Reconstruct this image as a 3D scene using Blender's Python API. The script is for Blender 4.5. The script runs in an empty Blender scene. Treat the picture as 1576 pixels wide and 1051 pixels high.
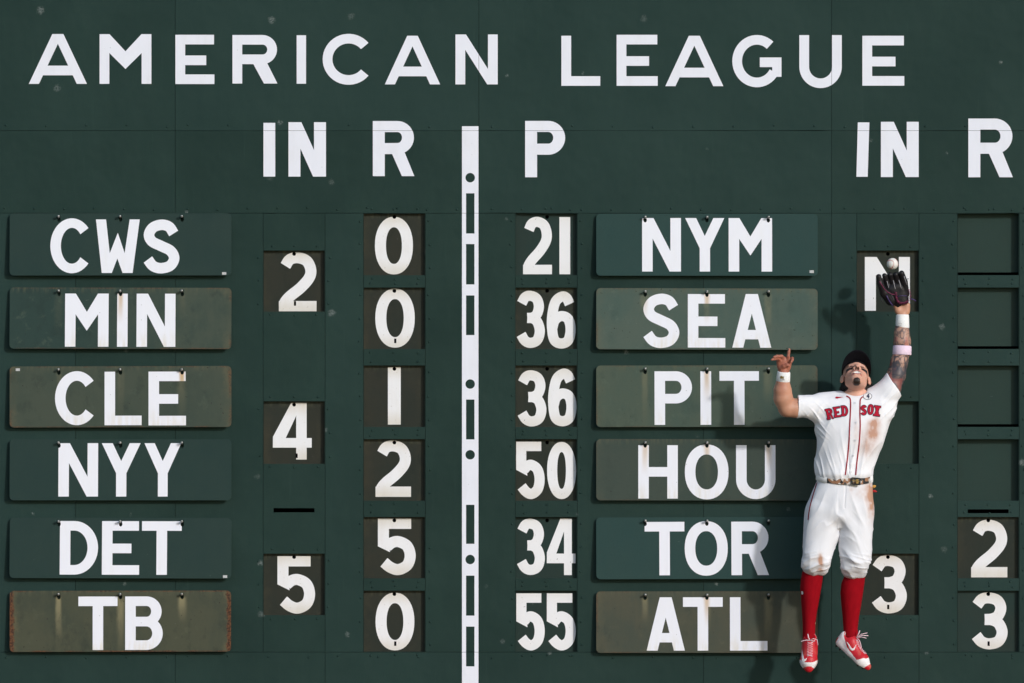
import bpy, bmesh, math, random
import numpy as np
from mathutils import Vector, Matrix
from mathutils.geometry import delaunay_2d_cdt
from mathutils.bvhtree import BVHTree
random.seed(7)
S = bpy.context.scene
COL = S.collection
R = math.radians

# ------------------------------------------------------------------ camera, sky, sun, exposure
PPM = 240.0                 # photograph pixels per metre on the wall plane (y = 0)
CAMD = 50.0                 # metres from the wall
ZC = 3.09                   # height of the lens
cam_d = bpy.data.cameras.new('camera'); cam = bpy.data.objects.new('camera', cam_d); COL.objects.link(cam)
cam.location = (0, -CAMD, ZC); cam.rotation_euler = (R(90), 0, 0)
cam_d.sensor_width = 36; cam_d.lens = 36 * CAMD / (1576 / PPM); cam_d.clip_end = 3000
S.camera = cam
SUN_AZ, SUN_EL = 38.0, 22.0  # degrees to the right of the camera axis, above the horizon
w = bpy.data.worlds.new('World'); S.world = w; w.use_nodes = True
nt = w.node_tree; bg = nt.nodes['Background']; sky = nt.nodes.new('ShaderNodeTexSky')
sky.sky_type = 'NISHITA'; sky.sun_disc = False; sky.sun_elevation = R(SUN_EL); sky.sun_rotation = R(180 - SUN_AZ)
nt.links.new(sky.outputs[0], bg.inputs[0]); bg.inputs[1].default_value = 0.15
sl = bpy.data.lights.new('sun', 'SUN'); sl.energy = 2.0; sl.angle = R(3.0); sl.color = (0.985, 0.985, 1.0)
so = bpy.data.objects.new('sun', sl); COL.objects.link(so); so.location = (20, -30, 25)
sd = Vector((math.sin(R(SUN_AZ)) * math.cos(R(SUN_EL)), -math.cos(R(SUN_AZ)) * math.cos(R(SUN_EL)), math.sin(R(SUN_EL))))
so.rotation_euler = sd.to_track_quat('Z', 'Y').to_euler()
S.view_settings.view_transform = 'Standard'; S.view_settings.look = 'None'
S.view_settings.exposure = 0.10; S.view_settings.gamma = 1.0

def W(px, py, d=0.0):
    k = (CAMD - d) / CAMD
    return Vector(((px - 788) / PPM * k, -d, ZC - (py - 525.5) / PPM * k))
def PX(v):                  # world (n,3) -> photograph pixels
    k = CAMD / (CAMD + v[:, 1])
    return v[:, 0] * k * PPM + 788, 525.5 - (v[:, 2] - ZC) * k * PPM

# ------------------------------------------------------------------ tags and objects
def tag(o, label=None, cat=None, group=None, kind=None):
    if label: o['label'] = label
    if cat: o['category'] = cat
    if group: o['group'] = group
    if kind: o['kind'] = kind
    return o
def empty(name, loc, rot=(0, 0, 0)):
    o = bpy.data.objects.new(name, None); COL.objects.link(o); o.location = loc; o.rotation_euler = rot
    o.empty_display_size = 0.1
    return o
def mesh_obj(name, verts, faces, mat, parent=None, origin=None, smooth=False, attr=None):
    """verts in world space unless origin is None; with a parent they are stored relative to origin."""
    v = np.asarray(verts, dtype=np.float64)
    if origin is not None: v = v - np.array(origin)
    me = bpy.data.meshes.new(name)
    if isinstance(faces, np.ndarray): faces = faces.tolist()
    me.from_pydata(v.tolist(), [], faces); me.update()
    if smooth: me.polygons.foreach_set('use_smooth', [True] * len(me.polygons))
    if attr is not None:
        for nm, data in attr.items():
            a = me.attributes.new(nm, 'FLOAT_COLOR', 'POINT')
            c = np.ones((len(v), 4), np.float32); c[:, :3] = data
            a.data.foreach_set('color', c.ravel())
    me.materials.append(mat)
    o = bpy.data.objects.new(name, me); COL.objects.link(o)
    if parent is not None: o.parent = parent
    elif origin is not None: o.location = origin
    return o
class MB:                   # small mesh collector
    def __init__(s): s.v = []; s.f = []
    def add(s, v, f):
        n = len(s.v); s.v += [tuple(p) for p in v]; s.f += [tuple(i + n for i in q) for q in f]
    def box(s, lo, hi):
        (a, b, c), (d, e, g) = lo, hi
        s.add([(a,b,c),(d,b,c),(d,e,c),(a,e,c),(a,b,g),(d,b,g),(d,e,g),(a,e,g)],
              [(0,3,2,1),(4,5,6,7),(0,1,5,4),(1,2,6,5),(2,3,7,6),(3,0,4,7)])
    def tube(s, pts, r, n=8, cap=True):
        pts = [Vector(p) for p in pts]; m = len(pts)
        rr = r if isinstance(r, (list, tuple)) else [r] * m
        prev = None; rings = []
        for i, p in enumerate(pts):
            t = (pts[min(i+1, m-1)] - pts[max(i-1, 0)]).normalized()
            a = prev if prev is not None else (Vector((0,0,1)) if abs(t.z) < .9 else Vector((1,0,0)))
            a = (a - t * a.dot(t)).normalized(); prev = a; b = t.cross(a)
            rings.append([p + a * (rr[i] * math.cos(2*math.pi*k/n)) + b * (rr[i] * math.sin(2*math.pi*k/n)) for k in range(n)])
        v = [q for rg in rings for q in rg]
        f = [(i*n+k, i*n+(k+1) % n, (i+1)*n+(k+1) % n, (i+1)*n+k) for i in range(m-1) for k in range(n)]
        if cap: f += [tuple(range(n))[::-1], tuple((m-1)*n+k for k in range(n))]
        s.add(v, f)
    def dome(s, c, r, h, n=8):  # rivet head facing -y
        v = [(c[0]+r*math.cos(2*math.pi*k/n), c[1], c[2]+r*math.sin(2*math.pi*k/n)) for k in range(n)]
        v += [(c[0]+.65*r*math.cos(2*math.pi*k/n), c[1]-h*.8, c[2]+.65*r*math.sin(2*math.pi*k/n)) for k in range(n)]
        v.append((c[0], c[1]-h, c[2]))
        f = [(k, n+k, n+(k+1) % n, (k+1) % n)[::-1] for k in range(n)] + [(n+k, n+(k+1) % n, 2*n)[::1] for k in range(n)]
        s.add(v, f)
    def build(s, name, mat, parent=None, origin=None, smooth=False):
        return mesh_obj(name, s.v, s.f, mat, parent, origin, smooth)

# ------------------------------------------------------------------ materials
class NT:
    def __init__(s, name):
        s.m = bpy.data.materials.new(name); s.m.use_nodes = True; s.t = s.m.node_tree
        s.b = s.t.nodes['Principled BSDF']
    def n(s, ty, **kw):
        o = s.t.nodes.new(ty)
        for k, v in kw.items(): setattr(o, k, v)
        return o
    def put(s, sock, v):
        if v is None: return
        if hasattr(v, 'is_linked'): s.t.links.new(v, sock)
        elif isinstance(v, (tuple, list)): sock.default_value = tuple(v) + ((1.0,) if len(v) == 3 and len(sock.default_value) == 4 else ())
        else: sock.default_value = v
    def ma(s, op, a, b=None, c=None, clamp=False):
        o = s.n('ShaderNodeMath', operation=op, use_clamp=clamp)
        for i, v in enumerate((a, b, c)): s.put(o.inputs[i], v)
        return o.outputs[0]
    def mix(s, f, a, b, mode='MIX'):
        o = s.n('ShaderNodeMix', data_type='RGBA', blend_type=mode)
        s.put(o.inputs[0], f); s.put(o.inputs[6], a); s.put(o.inputs[7], b)
        return o.outputs[2]
    def coord(s, which='Object'): return s.n('ShaderNodeTexCoord').outputs[which]
    def xyz(s, v):
        o = s.n('ShaderNodeSeparateXYZ'); s.put(o.inputs[0], v); return o.outputs
    def map(s, v, scale=(1,1,1), loc=(0,0,0)):
        o = s.n('ShaderNodeMapping'); s.put(o.inputs[0], v); o.inputs['Scale'].default_value = scale; o.inputs['Location'].default_value = loc
        return o.outputs[0]
    def noise(s, v, scale, detail=3, rough=.55):
        o = s.n('ShaderNodeTexNoise'); s.put(o.inputs['Vector'], v)
        o.inputs['Scale'].default_value = scale; o.inputs['Detail'].default_value = detail; o.inputs['Roughness'].default_value = rough
        return o.outputs[0]
    def ramp(s, v, a, b, x=0.0, y=1.0, smooth=True):
        o = s.n('ShaderNodeMapRange', interpolation_type='SMOOTHSTEP' if smooth else 'LINEAR', clamp=True)
        s.put(o.inputs[0], v)
        for i, q in enumerate((a, b, x, y)): s.put(o.inputs[i+1], q)
        return o.outputs[0]
    def bump(s, h, strength=.2, dist=.002):
        o = s.n('ShaderNodeBump'); o.inputs['Strength'].default_value = strength; o.inputs['Distance'].default_value = dist
        s.put(o.inputs['Height'], h); s.put(s.b.inputs['Normal'], o.outputs[0])
    def done(s, color, rough=.5, spec=.3, metal=0):
        s.put(s.b.inputs['Base Color'], color); s.put(s.b.inputs['Roughness'], rough)
        s.put(s.b.inputs['Specular IOR Level'], spec); s.put(s.b.inputs['Metallic'], metal)
        return s.m
def plain(name, color, rough=.6, spec=.3, metal=0, var=.12, scale=60, bump=.0):
    q = NT(name); c = q.coord()
    n = q.noise(c, scale, 4)
    col = q.mix(q.ramp(n, .35, .7), tuple(x*(1-var) for x in color), tuple(min(1, x*(1+var)) for x in color))
    if bump: q.bump(q.noise(c, scale*3, 3), bump, .001)
    return q.done(col, rough, spec, metal)

def wall_material():
    q = NT('green_wall_paint'); c = q.coord('Object')
    big = q.noise(c, 1.3, 5, .6); mid = q.noise(q.map(c, (1, 1, .35)), 9, 4, .6); fine = q.noise(c, 160, 3, .7)
    col = q.mix(q.ramp(big, .3, .72), (.0098, .0285, .0232), (.0150, .0385, .0315))
    col = q.mix(q.ramp(mid, .5, .8, 0, .35), col, (.0160, .0440, .0325))
    col = q.mix(q.ramp(fine, .3, .75, 0, .45), col, (.0075, .0225, .0195))
    oi = q.n('ShaderNodeObjectInfo').outputs['Random']                # every sheet was painted on another day
    col = q.mix(q.ma('MULTIPLY', oi, .42), col, (.0195, .047, .043))
    drip = q.ramp(q.noise(q.map(c, (1, 1, .05)), 34, 4, .65), .60, .78, 0, .30)
    col = q.mix(drip, col, (.026, .055, .046))
    scf = q.ma('MULTIPLY', q.ramp(q.noise(q.map(c, (.35, 1, 2.2)), 26, 5, .7), .66, .74), q.ramp(q.noise(c, 2.1, 2), .52, .66))
    col = q.mix(q.ma('MULTIPLY', scf, .40), col, (.060, .095, .082))
    # pale smudges where balls have struck the wall
    v = q.n('ShaderNodeTexVoronoi', voronoi_dimensions='2D', feature='F1')
    xz = q.xyz(c); cb = q.n('ShaderNodeCombineXYZ'); q.put(cb.inputs[0], xz[0]); q.put(cb.inputs[1], xz[2])
    wob = q.n('ShaderNodeVectorMath', operation='ADD'); q.put(wob.inputs[0], cb.outputs[0])
    nz = q.n('ShaderNodeTexNoise'); q.put(nz.inputs['Vector'], c); nz.inputs['Scale'].default_value = 45
    sc = q.n('ShaderNodeVectorMath', operation='SCALE'); q.put(sc.inputs[0], nz.outputs[1]); sc.inputs['Scale'].default_value = .03
    q.put(wob.inputs[1], sc.outputs[0]); q.put(v.inputs['Vector'], wob.outputs[0]); v.inputs['Scale'].default_value = 2.1
    rnd = q.xyz(v.outputs['Color'])
    on = q.ma('GREATER_THAN', rnd[0], .52)
    rad = q.ma('MULTIPLY_ADD', rnd[1], .045, .022)
    sm = q.ramp(q.ma('DIVIDE', v.outputs['Distance'], rad), .25, 1.0, 1, 0)
    sm = q.ma('MULTIPLY', q.ma('MULTIPLY', sm, on), q.ma('MULTIPLY_ADD', rnd[2], .28, .05))
    sm = q.ma('MULTIPLY', sm, q.ramp(q.noise(c, 110, 4), .32, .62))
    col = q.mix(sm, col, (.42, .45, .44))
    q.bump(q.ma('ADD', q.ma('ADD', q.ma('MULTIPLY', fine, .5), q.ma('MULTIPLY', mid, 1.2)), q.ma('MULTIPLY', q.noise(c, 4.5, 2), 5.0)), .45, .003)
    return q.done(col, q.ramp(big, .3, .7, .66, .55), .16)

def plate_material(name, base, worn, amount, rust, streak, pegs, hw, hh, seed, right_only=False):
    """painted sheet-metal plate: wear mottling, rust at the ends, run-off streaks below the pegs (object coordinates)"""
    q = NT(name); c = q.coord('Object'); x, y, z = q.xyz(c)
    cs = q.map(c, loc=(seed*3.1, seed*1.7, seed*.9))
    n1 = q.noise(cs, 3.2, 5, .6); n2 = q.noise(q.map(cs, (1, 1, .25)), 16, 4, .6); fine = q.noise(cs, 140, 3, .7)
    col = q.mix(q.ramp(fine, .3, .75, 0, .5), base, tuple(v*.78 for v in base))
    a = q.ramp(q.ma('ADD', n1, q.ma('MULTIPLY', n2, .35)), .42, .85, 0, amount)
    if amount > .5: a = q.ma('ADD', a, amount*.35, clamp=True)
    if right_only: a = q.ma('MULTIPLY', a, q.ramp(x, -.35, .4))
    col = q.mix(a, col, worn)
    if rust > 0:
        ed = q.ma('SUBTRACT', hw, q.ma('ABSOLUTE', x))
        if right_only: ed = q.ma('SUBTRACT', hw, x)
        ed2 = q.ma('SUBTRACT', hh, q.ma('ABSOLUTE', z))
        nn = q.noise(cs, 24, 5, .7); pat = q.ramp(q.noise(cs, 5.5, 3, .6), .40, .62)
        pale = q.ramp(q.ma('SUBTRACT', ed, q.ma('MULTIPLY', nn, .11)), -.045, .015, .6*rust, 0)
        pale = q.ma('MULTIPLY', pale, q.ma('MULTIPLY_ADD', pat, .75, .25))
        col = q.mix(pale, col, (.16, .13, .065))
        m = q.ramp(q.ma('SUBTRACT', ed, q.ma('MULTIPLY', nn, .05*rust + .012)), -.01, .006, 1, 0)
        m2 = q.ramp(q.ma('SUBTRACT', ed2, q.ma('MULTIPLY', nn, .014)), -.002, .004, .8, 0)
        m = q.ma('MULTIPLY', q.ma('MAXIMUM', q.ma('MULTIPLY', m, pat if rust < .8 else 1.0), q.ma('MULTIPLY', m2, pat)), min(1, rust*1.3))
        col = q.mix(m, col, q.mix(q.ramp(q.noise(cs, 90, 3), .35, .65), (.035, .014, .008), (.13, .055, .022)))
        spk = q.ramp(q.noise(cs, 55, 2), .735, .77, 0, .8*rust)
        col = q.mix(spk, col, (.02, .012, .008))
    if streak > 0:
        for i, p in enumerate(pegs):
            dx = q.ma('ABSOLUTE', q.ma('SUBTRACT', q.ma('ADD', x, q.ma('MULTIPLY', q.ma('SUBTRACT', n2, .5), .03)), p))
            g = q.ramp(dx, .006, .028 + .006*((i*7+seed) % 3), 1, 0)
            ln = .18 + .07*((i*5 + seed*3) % 4)
            g = q.ma('MULTIPLY', g, q.ramp(z, hh-.05-ln, hh-.05, 0, 1))
            g = q.ma('MULTIPLY', g, q.ma('MULTIPLY', q.ramp(z, hh-.03, hh-.055), q.ramp(n2, .2, .6, .4, 1)))
            col = q.mix(q.ma('MULTIPLY', g, streak), col, (.25, .22, .12))
    if amount > .3:                                              # grimy blotches and rubbed patches
        gr = q.noise(q.map(cs, (1, 1, .7)), 9, 6, .68)
        col = q.mix(q.ramp(gr, .52, .70, 0, .55*amount), col, tuple(v*.62 for v in base))
        col = q.mix(q.ramp(q.noise(cs, 13, 5, .7), .56, .72, 0, .45*amount), col, tuple(v*1.45 for v in worn))
        tp = q.ma('MULTIPLY', q.ramp(z, hh-.05, hh-.005), q.ramp(q.noise(q.map(cs, (1, 1, .15)), 40, 3), .4, .7))
        col = q.mix(q.ma('MULTIPLY', tp, .5), col, (.085, .088, .052))
        col = q.mix(q.ramp(q.noise(cs, 48, 2), .72, .75, 0, .85), col, (.012, .010, .007))
    # pale scratches
    sc = q.noise(q.map(cs, (1, 1, 2.2)), 30, 3, .6); fl = q.ma('MULTIPLY', q.ramp(sc, .715, .735), q.ramp(n1, .5, .6))
    col = q.mix(q.ma('MULTIPLY', fl, .22), col, (.3, .33, .31))
    q.bump(q.ma('ADD', fine, n2), .25, .0015)
    return q.done(col, .55, .22)

def worn_white(name, seed, yel=1.0):
    q = NT(name); c = q.coord('Object'); g = q.xyz(q.coord('Generated'))
    cs = q.map(c, loc=(seed*2.3, seed, seed*1.1))
    n = q.noise(q.map(cs, (1, 1, .4)), 14, 4, .6); n2 = q.noise(cs, 70, 3)
    e = q.ma('MAXIMUM', q.ramp(g[2], .30, .02), q.ma('MULTIPLY', q.ramp(g[2], .72, 1.0), .8))
    a = q.ma('MULTIPLY', q.ma('ADD', e, q.ma('MULTIPLY', q.ramp(n, .4, .8), .35)), .46*yel, clamp=True)
    col = q.mix(a, (.785, .785, .80), (.56, .49, .37))
    col = q.mix(q.ramp(n2, .66, .74, 0, .5), col, (.40, .36, .29))
    col = q.mix(q.ma('MULTIPLY', q.ramp(q.noise(cs, 38, 3, .7), .70, .73), .8), col, (.07, .07, .06))
    return q.done(col, .5, .3)
def stained_white(name, pegs_stain, seed, grime=1.0):   # lettering of the hanging plates: white, with rusty runs from the pegs (object coords = plate coords)
    q = NT(name); c = q.coord('Object'); x, y, z = q.xyz(c); n = q.noise(q.map(c, (1, 1, .2), (seed, 0, seed*2)), 30, 4)
    col = q.mix(q.ramp(n, .4, .8, 0, .25), (.775, .785, .845), (.72, .715, .71))
    for (p, st) in pegs_stain:
        dx = q.ma('ABSOLUTE', q.ma('SUBTRACT', q.ma('ADD', x, q.ma('MULTIPLY', q.ma('SUBTRACT', n, .5), .02)), p))
        k = q.ma('MULTIPLY', q.ramp(dx, .002, .028, 1, 0), q.ramp(z, -.06, .15, 0, 1))
        col = q.mix(q.ma('MULTIPLY', k, st), col, (.50, .32, .13))
    lo = q.ma('MULTIPLY', q.ramp(z, -.06, -.19), q.ramp(n, .35, .75, 0, .55*grime))
    col = q.mix(lo, col, (.62, .56, .42))
    col = q.mix(q.ma('MULTIPLY', q.ramp(q.noise(c, 42, 3, .7), .705, .73), .7*grime), col, (.10, .09, .07))
    return q.done(col, .5, .3)

M = {}
M['wall'] = wall_material()
M['white'] = plain('white_lettering_paint', (.80, .805, .83), .5, .3, var=.03, scale=14)
def wall_white():
    q = NT('old_wall_lettering_paint'); c = q.coord()
    col = q.mix(q.ramp(q.noise(q.map(c, (1, 1, .3)), 11, 5, .65), .42, .8, 0, .5), (.755, .768, .84), (.67, .68, .72))
    col = q.mix(q.ramp(q.noise(c, 60, 4, .7), .70, .735, 0, .75), col, (.22, .27, .26))
    q.bump(q.noise(c, 120, 3), .3, .002)
    return q.done(col, .55, .25)
M['wall_white'] = wall_white()
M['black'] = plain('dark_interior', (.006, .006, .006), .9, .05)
M['peg'] = plain('peg_steel', (.42, .42, .40), .35, .5, .7)
M['sticker'] = plain('white_sticker', (.5, .5, .5), .5, scale=400, var=.35)
M['dirt'] = plain('warning_track_dirt', (.23, .13, .08), .95, .1, var=.25, scale=3, bump=.4)
M['grass'] = plain('outfield_grass', (.05, .10, .025), .9, .1, var=.3, scale=5, bump=.4)

# ------------------------------------------------------------------ flat shapes: union of polygons minus holes
def ccw(p):
    a = sum(p[i][0]*p[(i+1) % len(p)][1] - p[(i+1) % len(p)][0]*p[i][1] for i in range(len(p)))
    return p if a > 0 else p[::-1]
def tri(polys, holes=(), extra=()):
    vs, fs = [], []
    for p in list(polys) + list(holes):
        p = ccw([(float(a), float(b)) for a, b in p]); n = len(vs)
        vs += [Vector(q) for q in p]; fs.append(list(range(n, n+len(p))))
    vs += [Vector(e) for e in extra]
    ns = len(polys)
    V, E, F, ov, oe, of = delaunay_2d_cdt(vs, [], fs, 0, 1e-5)
    out = [tuple(f) for f, o in zip(F, of) if o and not any(k >= ns for k in o) and any(k < ns for k in o)]
    used = sorted({i for f in out for i in f}); ix = {u: i for i, u in enumerate(used)}
    return [tuple(V[u]) for u in used], [tuple(ix[i] for i in f) for f in out]
def border(F):
    es = {}
    for f in F:
        for i in range(len(f)):
            es[(f[i], f[(i+1) % len(f)])] = 1
    return [(a, b) for (a, b) in es if (b, a) not in es]
def slab(polys, holes, fn, y0, y1):
    """thick plate: front at y0 (towards the camera), back at y1; fn maps (u,v) -> (x,z)"""
    V, F = tri(polys, holes); P = [fn(*v) for v in V]
    # orientation: want front normal -y
    a, b, c = (P[i] for i in F[0]); flip = ((b[0]-a[0])*(c[1]-a[1]) - (b[1]-a[1])*(c[0]-a[0])) < 0
    n = len(P); vs = [(p[0], y0, p[1]) for p in P] + [(p[0], y1, p[1]) for p in P]; fs = []
    for f in F:
        g = f[::-1] if flip else f
        fs.append(g); fs.append(tuple(i+n for i in g[::-1]))
    for a, b in border([f[::-1] if flip else f for f in F]):
        fs.append((b, a, a+n, b+n))
    return vs, fs
def rect(x0, y0, x1, y1): return [(x0,y0),(x1,y0),(x1,y1),(x0,y1)]
def disc(x, y, r, n=20, ry=None): return [(x + r*math.cos(2*math.pi*i/n), y + (ry or r)*math.sin(2*math.pi*i/n)) for i in range(n)]
def rrect(x0, y0, x1, y1, r, n=5):
    p = []
    for cx, cy, a in ((x1-r, y1-r, 0), (x0+r, y1-r, 90), (x0+r, y0+r, 180), (x1-r, y0+r, 270)):
        p += [(cx + r*math.cos(R(a+90*i/n)), cy + r*math.sin(R(a+90*i/n))) for i in range(n+1)]
    return p

# ------------------------------------------------------------------ sign-painter's letters
def spline(pts, n=7):
    P = [Vector(p) for p in pts]; P = [P[0]*2-P[1]] + P + [P[-1]*2-P[-2]]; out = []
    for i in range(1, len(P)-2):
        for k in range(n):
            t = k/n; a, b, c, d = P[i-1:i+3]
            out.append(.5*((2*b) + (c-a)*t + (2*a-5*b+4*c-d)*t*t + (3*b-a-3*c+d)*t**3))
    out.append(P[-2]); return out
def stroke(pts, wd):
    """quads along a centre line (mitred)"""
    m = len(pts); L, Rr = [], []
    for i in range(m):
        t = (pts[min(i+1, m-1)] - pts[max(i-1, 0)]).normalized(); nrm = Vector((-t.y, t.x))
        L.append(pts[i] + nrm*wd/2); Rr.append(pts[i] - nrm*wd/2)
    out = []
    for i in range(m-1):
        for t in ((L[i], L[i+1], Rr[i+1]), (L[i], Rr[i+1], Rr[i])):
            if abs((t[1]-t[0]).cross(t[2]-t[0])) > 1e-3: out.append([tuple(q) for q in t])
    return out
def ring(cx, cy, rx, ry, wx, wy, a0=0, a1=360, n=40, p=2.0):
    """elliptical ring between outer (rx,ry) and inner radii; angles clockwise on the page from the right"""
    out = []
    def pt(a, qx, qy):
        c, s_ = math.cos(R(a)), math.sin(R(a)); e = 2/p
        return (cx + qx*abs(c)**e*(1 if c >= 0 else -1), cy + qy*abs(s_)**e*(1 if s_ >= 0 else -1))
    for i in range(n):
        a, b = a0 + (a1-a0)*i/n, a0 + (a1-a0)*(i+1)/n
        out.append([pt(a, rx, ry), pt(b, rx, ry), pt(b, rx-wx, ry-wy), pt(a, rx-wx, ry-wy)])
    return out
def bowl(x0, y0, x1, y1, sw, sh):    # right-hand bowl of P, R, B, D
    h = y1-y0; rr = min(h/2, (x1-x0)*.62); xs = x1-rr
    return [rect(x0, y0, xs, y0+sh), rect(x0, y1-sh, xs, y1)] + ring(xs, (y0+y1)/2, rr, h/2, sw, sh, -90, 90, 22)
def glyph(ch, x0, y0, x1, y1, s, sh=None, a_flat=.31):
    sh = sh or s*.92; wd, h = x1-x0, y1-y0; xc, yc = (x0+x1)/2, (y0+y1)/2
    U = lambda u, v: (x0 + u*wd, y0 + v*h)
    C = lambda pts: [Vector((x0 + s/2 + u*(wd-s), y0 + s/2 + v*(h-s))) for u, v in pts]
    if ch in 'I1|': return [rect(x0, y0, x1, y1)]
    if ch == 'L': return [rect(x0, y0, x0+s, y1), rect(x0, y1-sh, x1, y1)]
    if ch == 'E': return [rect(x0, y0, x0+s, y1), rect(x0, y0, x1-.01*wd, y0+sh), rect(x0, yc-.08*h-.0*sh, x0+.79*wd, yc-.08*h+sh), rect(x0, y1-sh, x1, y1)]
    if ch == 'T': return [rect(x0, y0, x1, y0+sh), rect(xc-s/2, y0, xc+s/2, y1)]
    if ch == 'H': return [rect(x0, y0, x0+s, y1), rect(x1-s, y0, x1, y1), rect(x0, yc-.09*h, x1, yc-.09*h+sh)]
    if ch == 'N':
        k = s*1.08
        return [rect(x0, y0, x0+s, y1), rect(x1-s, y0, x1, y1), [(x0, y0), (x0+k, y0), (x1, y1), (x1-k, y1)]]
    if ch == 'M':
        k = s*1.02
        return [rect(x0, y0, x0+s, y1), rect(x1-s, y0, x1, y1),
                [(x0, y0), (x0+k, y0), (xc, y0+.345*h), (xc, y0+.70*h), (x0+s*.9, y0+.36*h)],
                [(x1, y0), (x1-k, y0), (xc, y0+.345*h), (xc, y0+.70*h), (x1-s*.9, y0+.36*h)]]
    if ch == 'W':
        return [[U(*q) for q in ((0,0),(.23,0),(.317,.63),(.5,.25),(.657,.63),(.77,0),(1,0),(.84,1),(.61,1),(.49,.73),(.365,1),(.135,1))]]
    if ch == 'Y':
        return [[U(*q) for q in ((0,0),(.28,0),(.5,.335),(.72,0),(1,0),(.635,.565),(.635,1),(.37,1),(.37,.565))]]
    if ch == 'X':
        k = s*1.15
        return [[(x0, y0), (x0+k, y0), (x1, y1), (x1-k, y1)], [(x1-k, y0), (x1, y0), (x0+k, y1), (x0, y1)]]
    if ch == 'A':
        f = a_flat/2; lw = s*1.04/wd
        ya = lambda t: t
        # outer edge from (0,1) to (.5-f,0); inner edge parallel, shifted by lw
        sl_ = .5 - f; hap = 1 - (.5-lw)/sl_
        b0, b1 = (.635, .635+sh/h) if hap < .35 else (.67, .67+sh/h*.98)
        inn = lambda v: lw + (1-v)*sl_
        return [[U(0,1), U(.5-f,0), U(.5+f,0), U(.5,hap), U(lw,1)][:5], [U(1,1), U(.5+f,0), U(.5-f,0), U(.5,hap), U(1-lw,1)],
                [U(inn(b0)-.03,b0), U(1-inn(b0)+.03,b0), U(1-inn(b1)+.03,b1), U(inn(b1)-.03,b1)]]
    if ch == 'O' or ch == '0': return ring(xc, yc, wd/2, h/2, s, s*(.95 if wd > .6*h else 1.0), 0, 360, 44, 2.15)
    if ch == 'C': return ring(xc + .04*wd, yc, wd*.54, h/2, s, sh, 40, 320, 36)
    if ch == 'G': return ring(xc, yc, wd/2, h/2, s, sh, 30, 312, 36) + [rect(x1-s*.95, yc-.06*h, x1, y1-.20*h), rect(xc+.06*wd, yc-.07*h, x1, yc-.07*h+sh)]
    if ch == 'U':
        r_ = min(wd/2, h*.5)
        return [rect(x0, y0, x0+s, y1-r_), rect(x1-s, y0, x1, y1-r_)] + ring(xc, y1-r_, wd/2, r_, s, sh, 0, 180, 24)
    if ch == 'D': return [rect(x0, y0, x0+s, y1)] + bowl(x0, y0, x1, y1, s, sh)
    if ch == 'P': return [rect(x0, y0, x0+s, y1)] + bowl(x0, y0, x1, y0+.6*h, s, sh)
    if ch == 'R':
        return [rect(x0, y0, x0+s, y1)] + bowl(x0, y0, x1-.01*wd, y0+.60*h, s, sh) + [[U(.44,.56), U(.74,.52), U(1,1), U(.70,1)]]
    if ch == 'B': return [rect(x0, y0, x0+s, y1)] + bowl(x0, y0, x1-.03*wd, y0+.47*h+sh/2, s, sh) + bowl(x0, y0+.47*h-sh/2, x1, y1, s, sh)
    if ch == 'S': return stroke(spline(C(((.97,.2),(.8,.05),(.52,0),(.2,.06),(.04,.22),(.15,.38),(.5,.49),(.85,.6),(.99,.77),(.84,.94),(.5,1),(.2,.95),(0,.80)))), s)
    if ch == '2': return stroke(spline(C(((.04,.17),(.2,.04),(.5,0),(.84,.07),(.99,.25),(.93,.42),(.62,.62),(.22,.80),(.03,.92),(.0,1.0)))), s) + [rect(x0, y1-sh, x1, y1)]
    if ch == '3': return stroke(spline(C(((.03,.16),(.22,.03),(.5,0),(.82,.06),(.95,.22),(.84,.39),(.6,.46),(.33,.47)))), s) + \
                         stroke(spline(C(((.33,.47),(.62,.48),(.87,.56),(1,.75),(.86,.94),(.5,1),(.2,.95),(.0,.82)))), s)
    if ch == '4':
        return [[U(.45,0), U(.87,0), U(.87,1), U(.60,1), U(.60,.79), U(0,.79), U(0,.60)][:0] or [U(.60,0), U(.87,0), U(.87,1), U(.60,1)], [U(0,.62), U(1,.62), U(1,.79), U(0,.79)],
                [U(.47,0), U(.75,0), U(.75,.01), U(.33,.62), U(0.02,.70), U(0,.60)]]
    if ch == '5': return [rect(x0, y0, x0+s, y0+.47*h), rect(x0, y0, x0+.88*wd, y0+sh), [(x0, y0+.42*h), (x0+s, y0+.40*h), (x0+s*1.1, y0+.595*h), (x0, y0+.49*h)]] + \
                         stroke(spline(C(((.14,.49),(.32,.41),(.56,.385),(.88,.48),(1,.69),(.89,.9),(.56,1),(.26,.95),(.02,.84)))), s)
    if ch == '6': return stroke(spline(C(((.95,.16),(.78,.03),(.52,0),(.17,.12),(0,.42),(0,.7),(.13,.93),(.5,1),(.87,.93),(1,.7),(.87,.48),(.5,.415),(.15,.5),(.0,.68)))), s)
    raise KeyError(ch)

def paint_letter(polys, parent, mat, cx, cy, y, holes=(), name='letter'):
    V, F = tri(polys, holes)
    if not F: return None
    P = [((u-cx)/PPM, y, -(v-cy)/PPM) for u, v in V]
    a, b, c = (Vector(P[i]) for i in F[0])
    if (b-a).cross(c-a).y > 0: F = [f[::-1] for f in F]
    return mesh_obj(name, P, F, mat, parent)

# ------------------------------------------------------------------ ground
g = mesh_obj('ground', [(-900,-900,0),(900,-900,0),(900,900,0),(-900,900,0)], [(0,1,2,3)], M['dirt']); tag(g, kind='structure')
g = mesh_obj('field', [(-400,-400,.004),(400,-400,.004),(400,-4.6,.004),(-400,-4.6,.004)], [(0,1,2,3)], M['grass']); tag(g, kind='structure')

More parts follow.
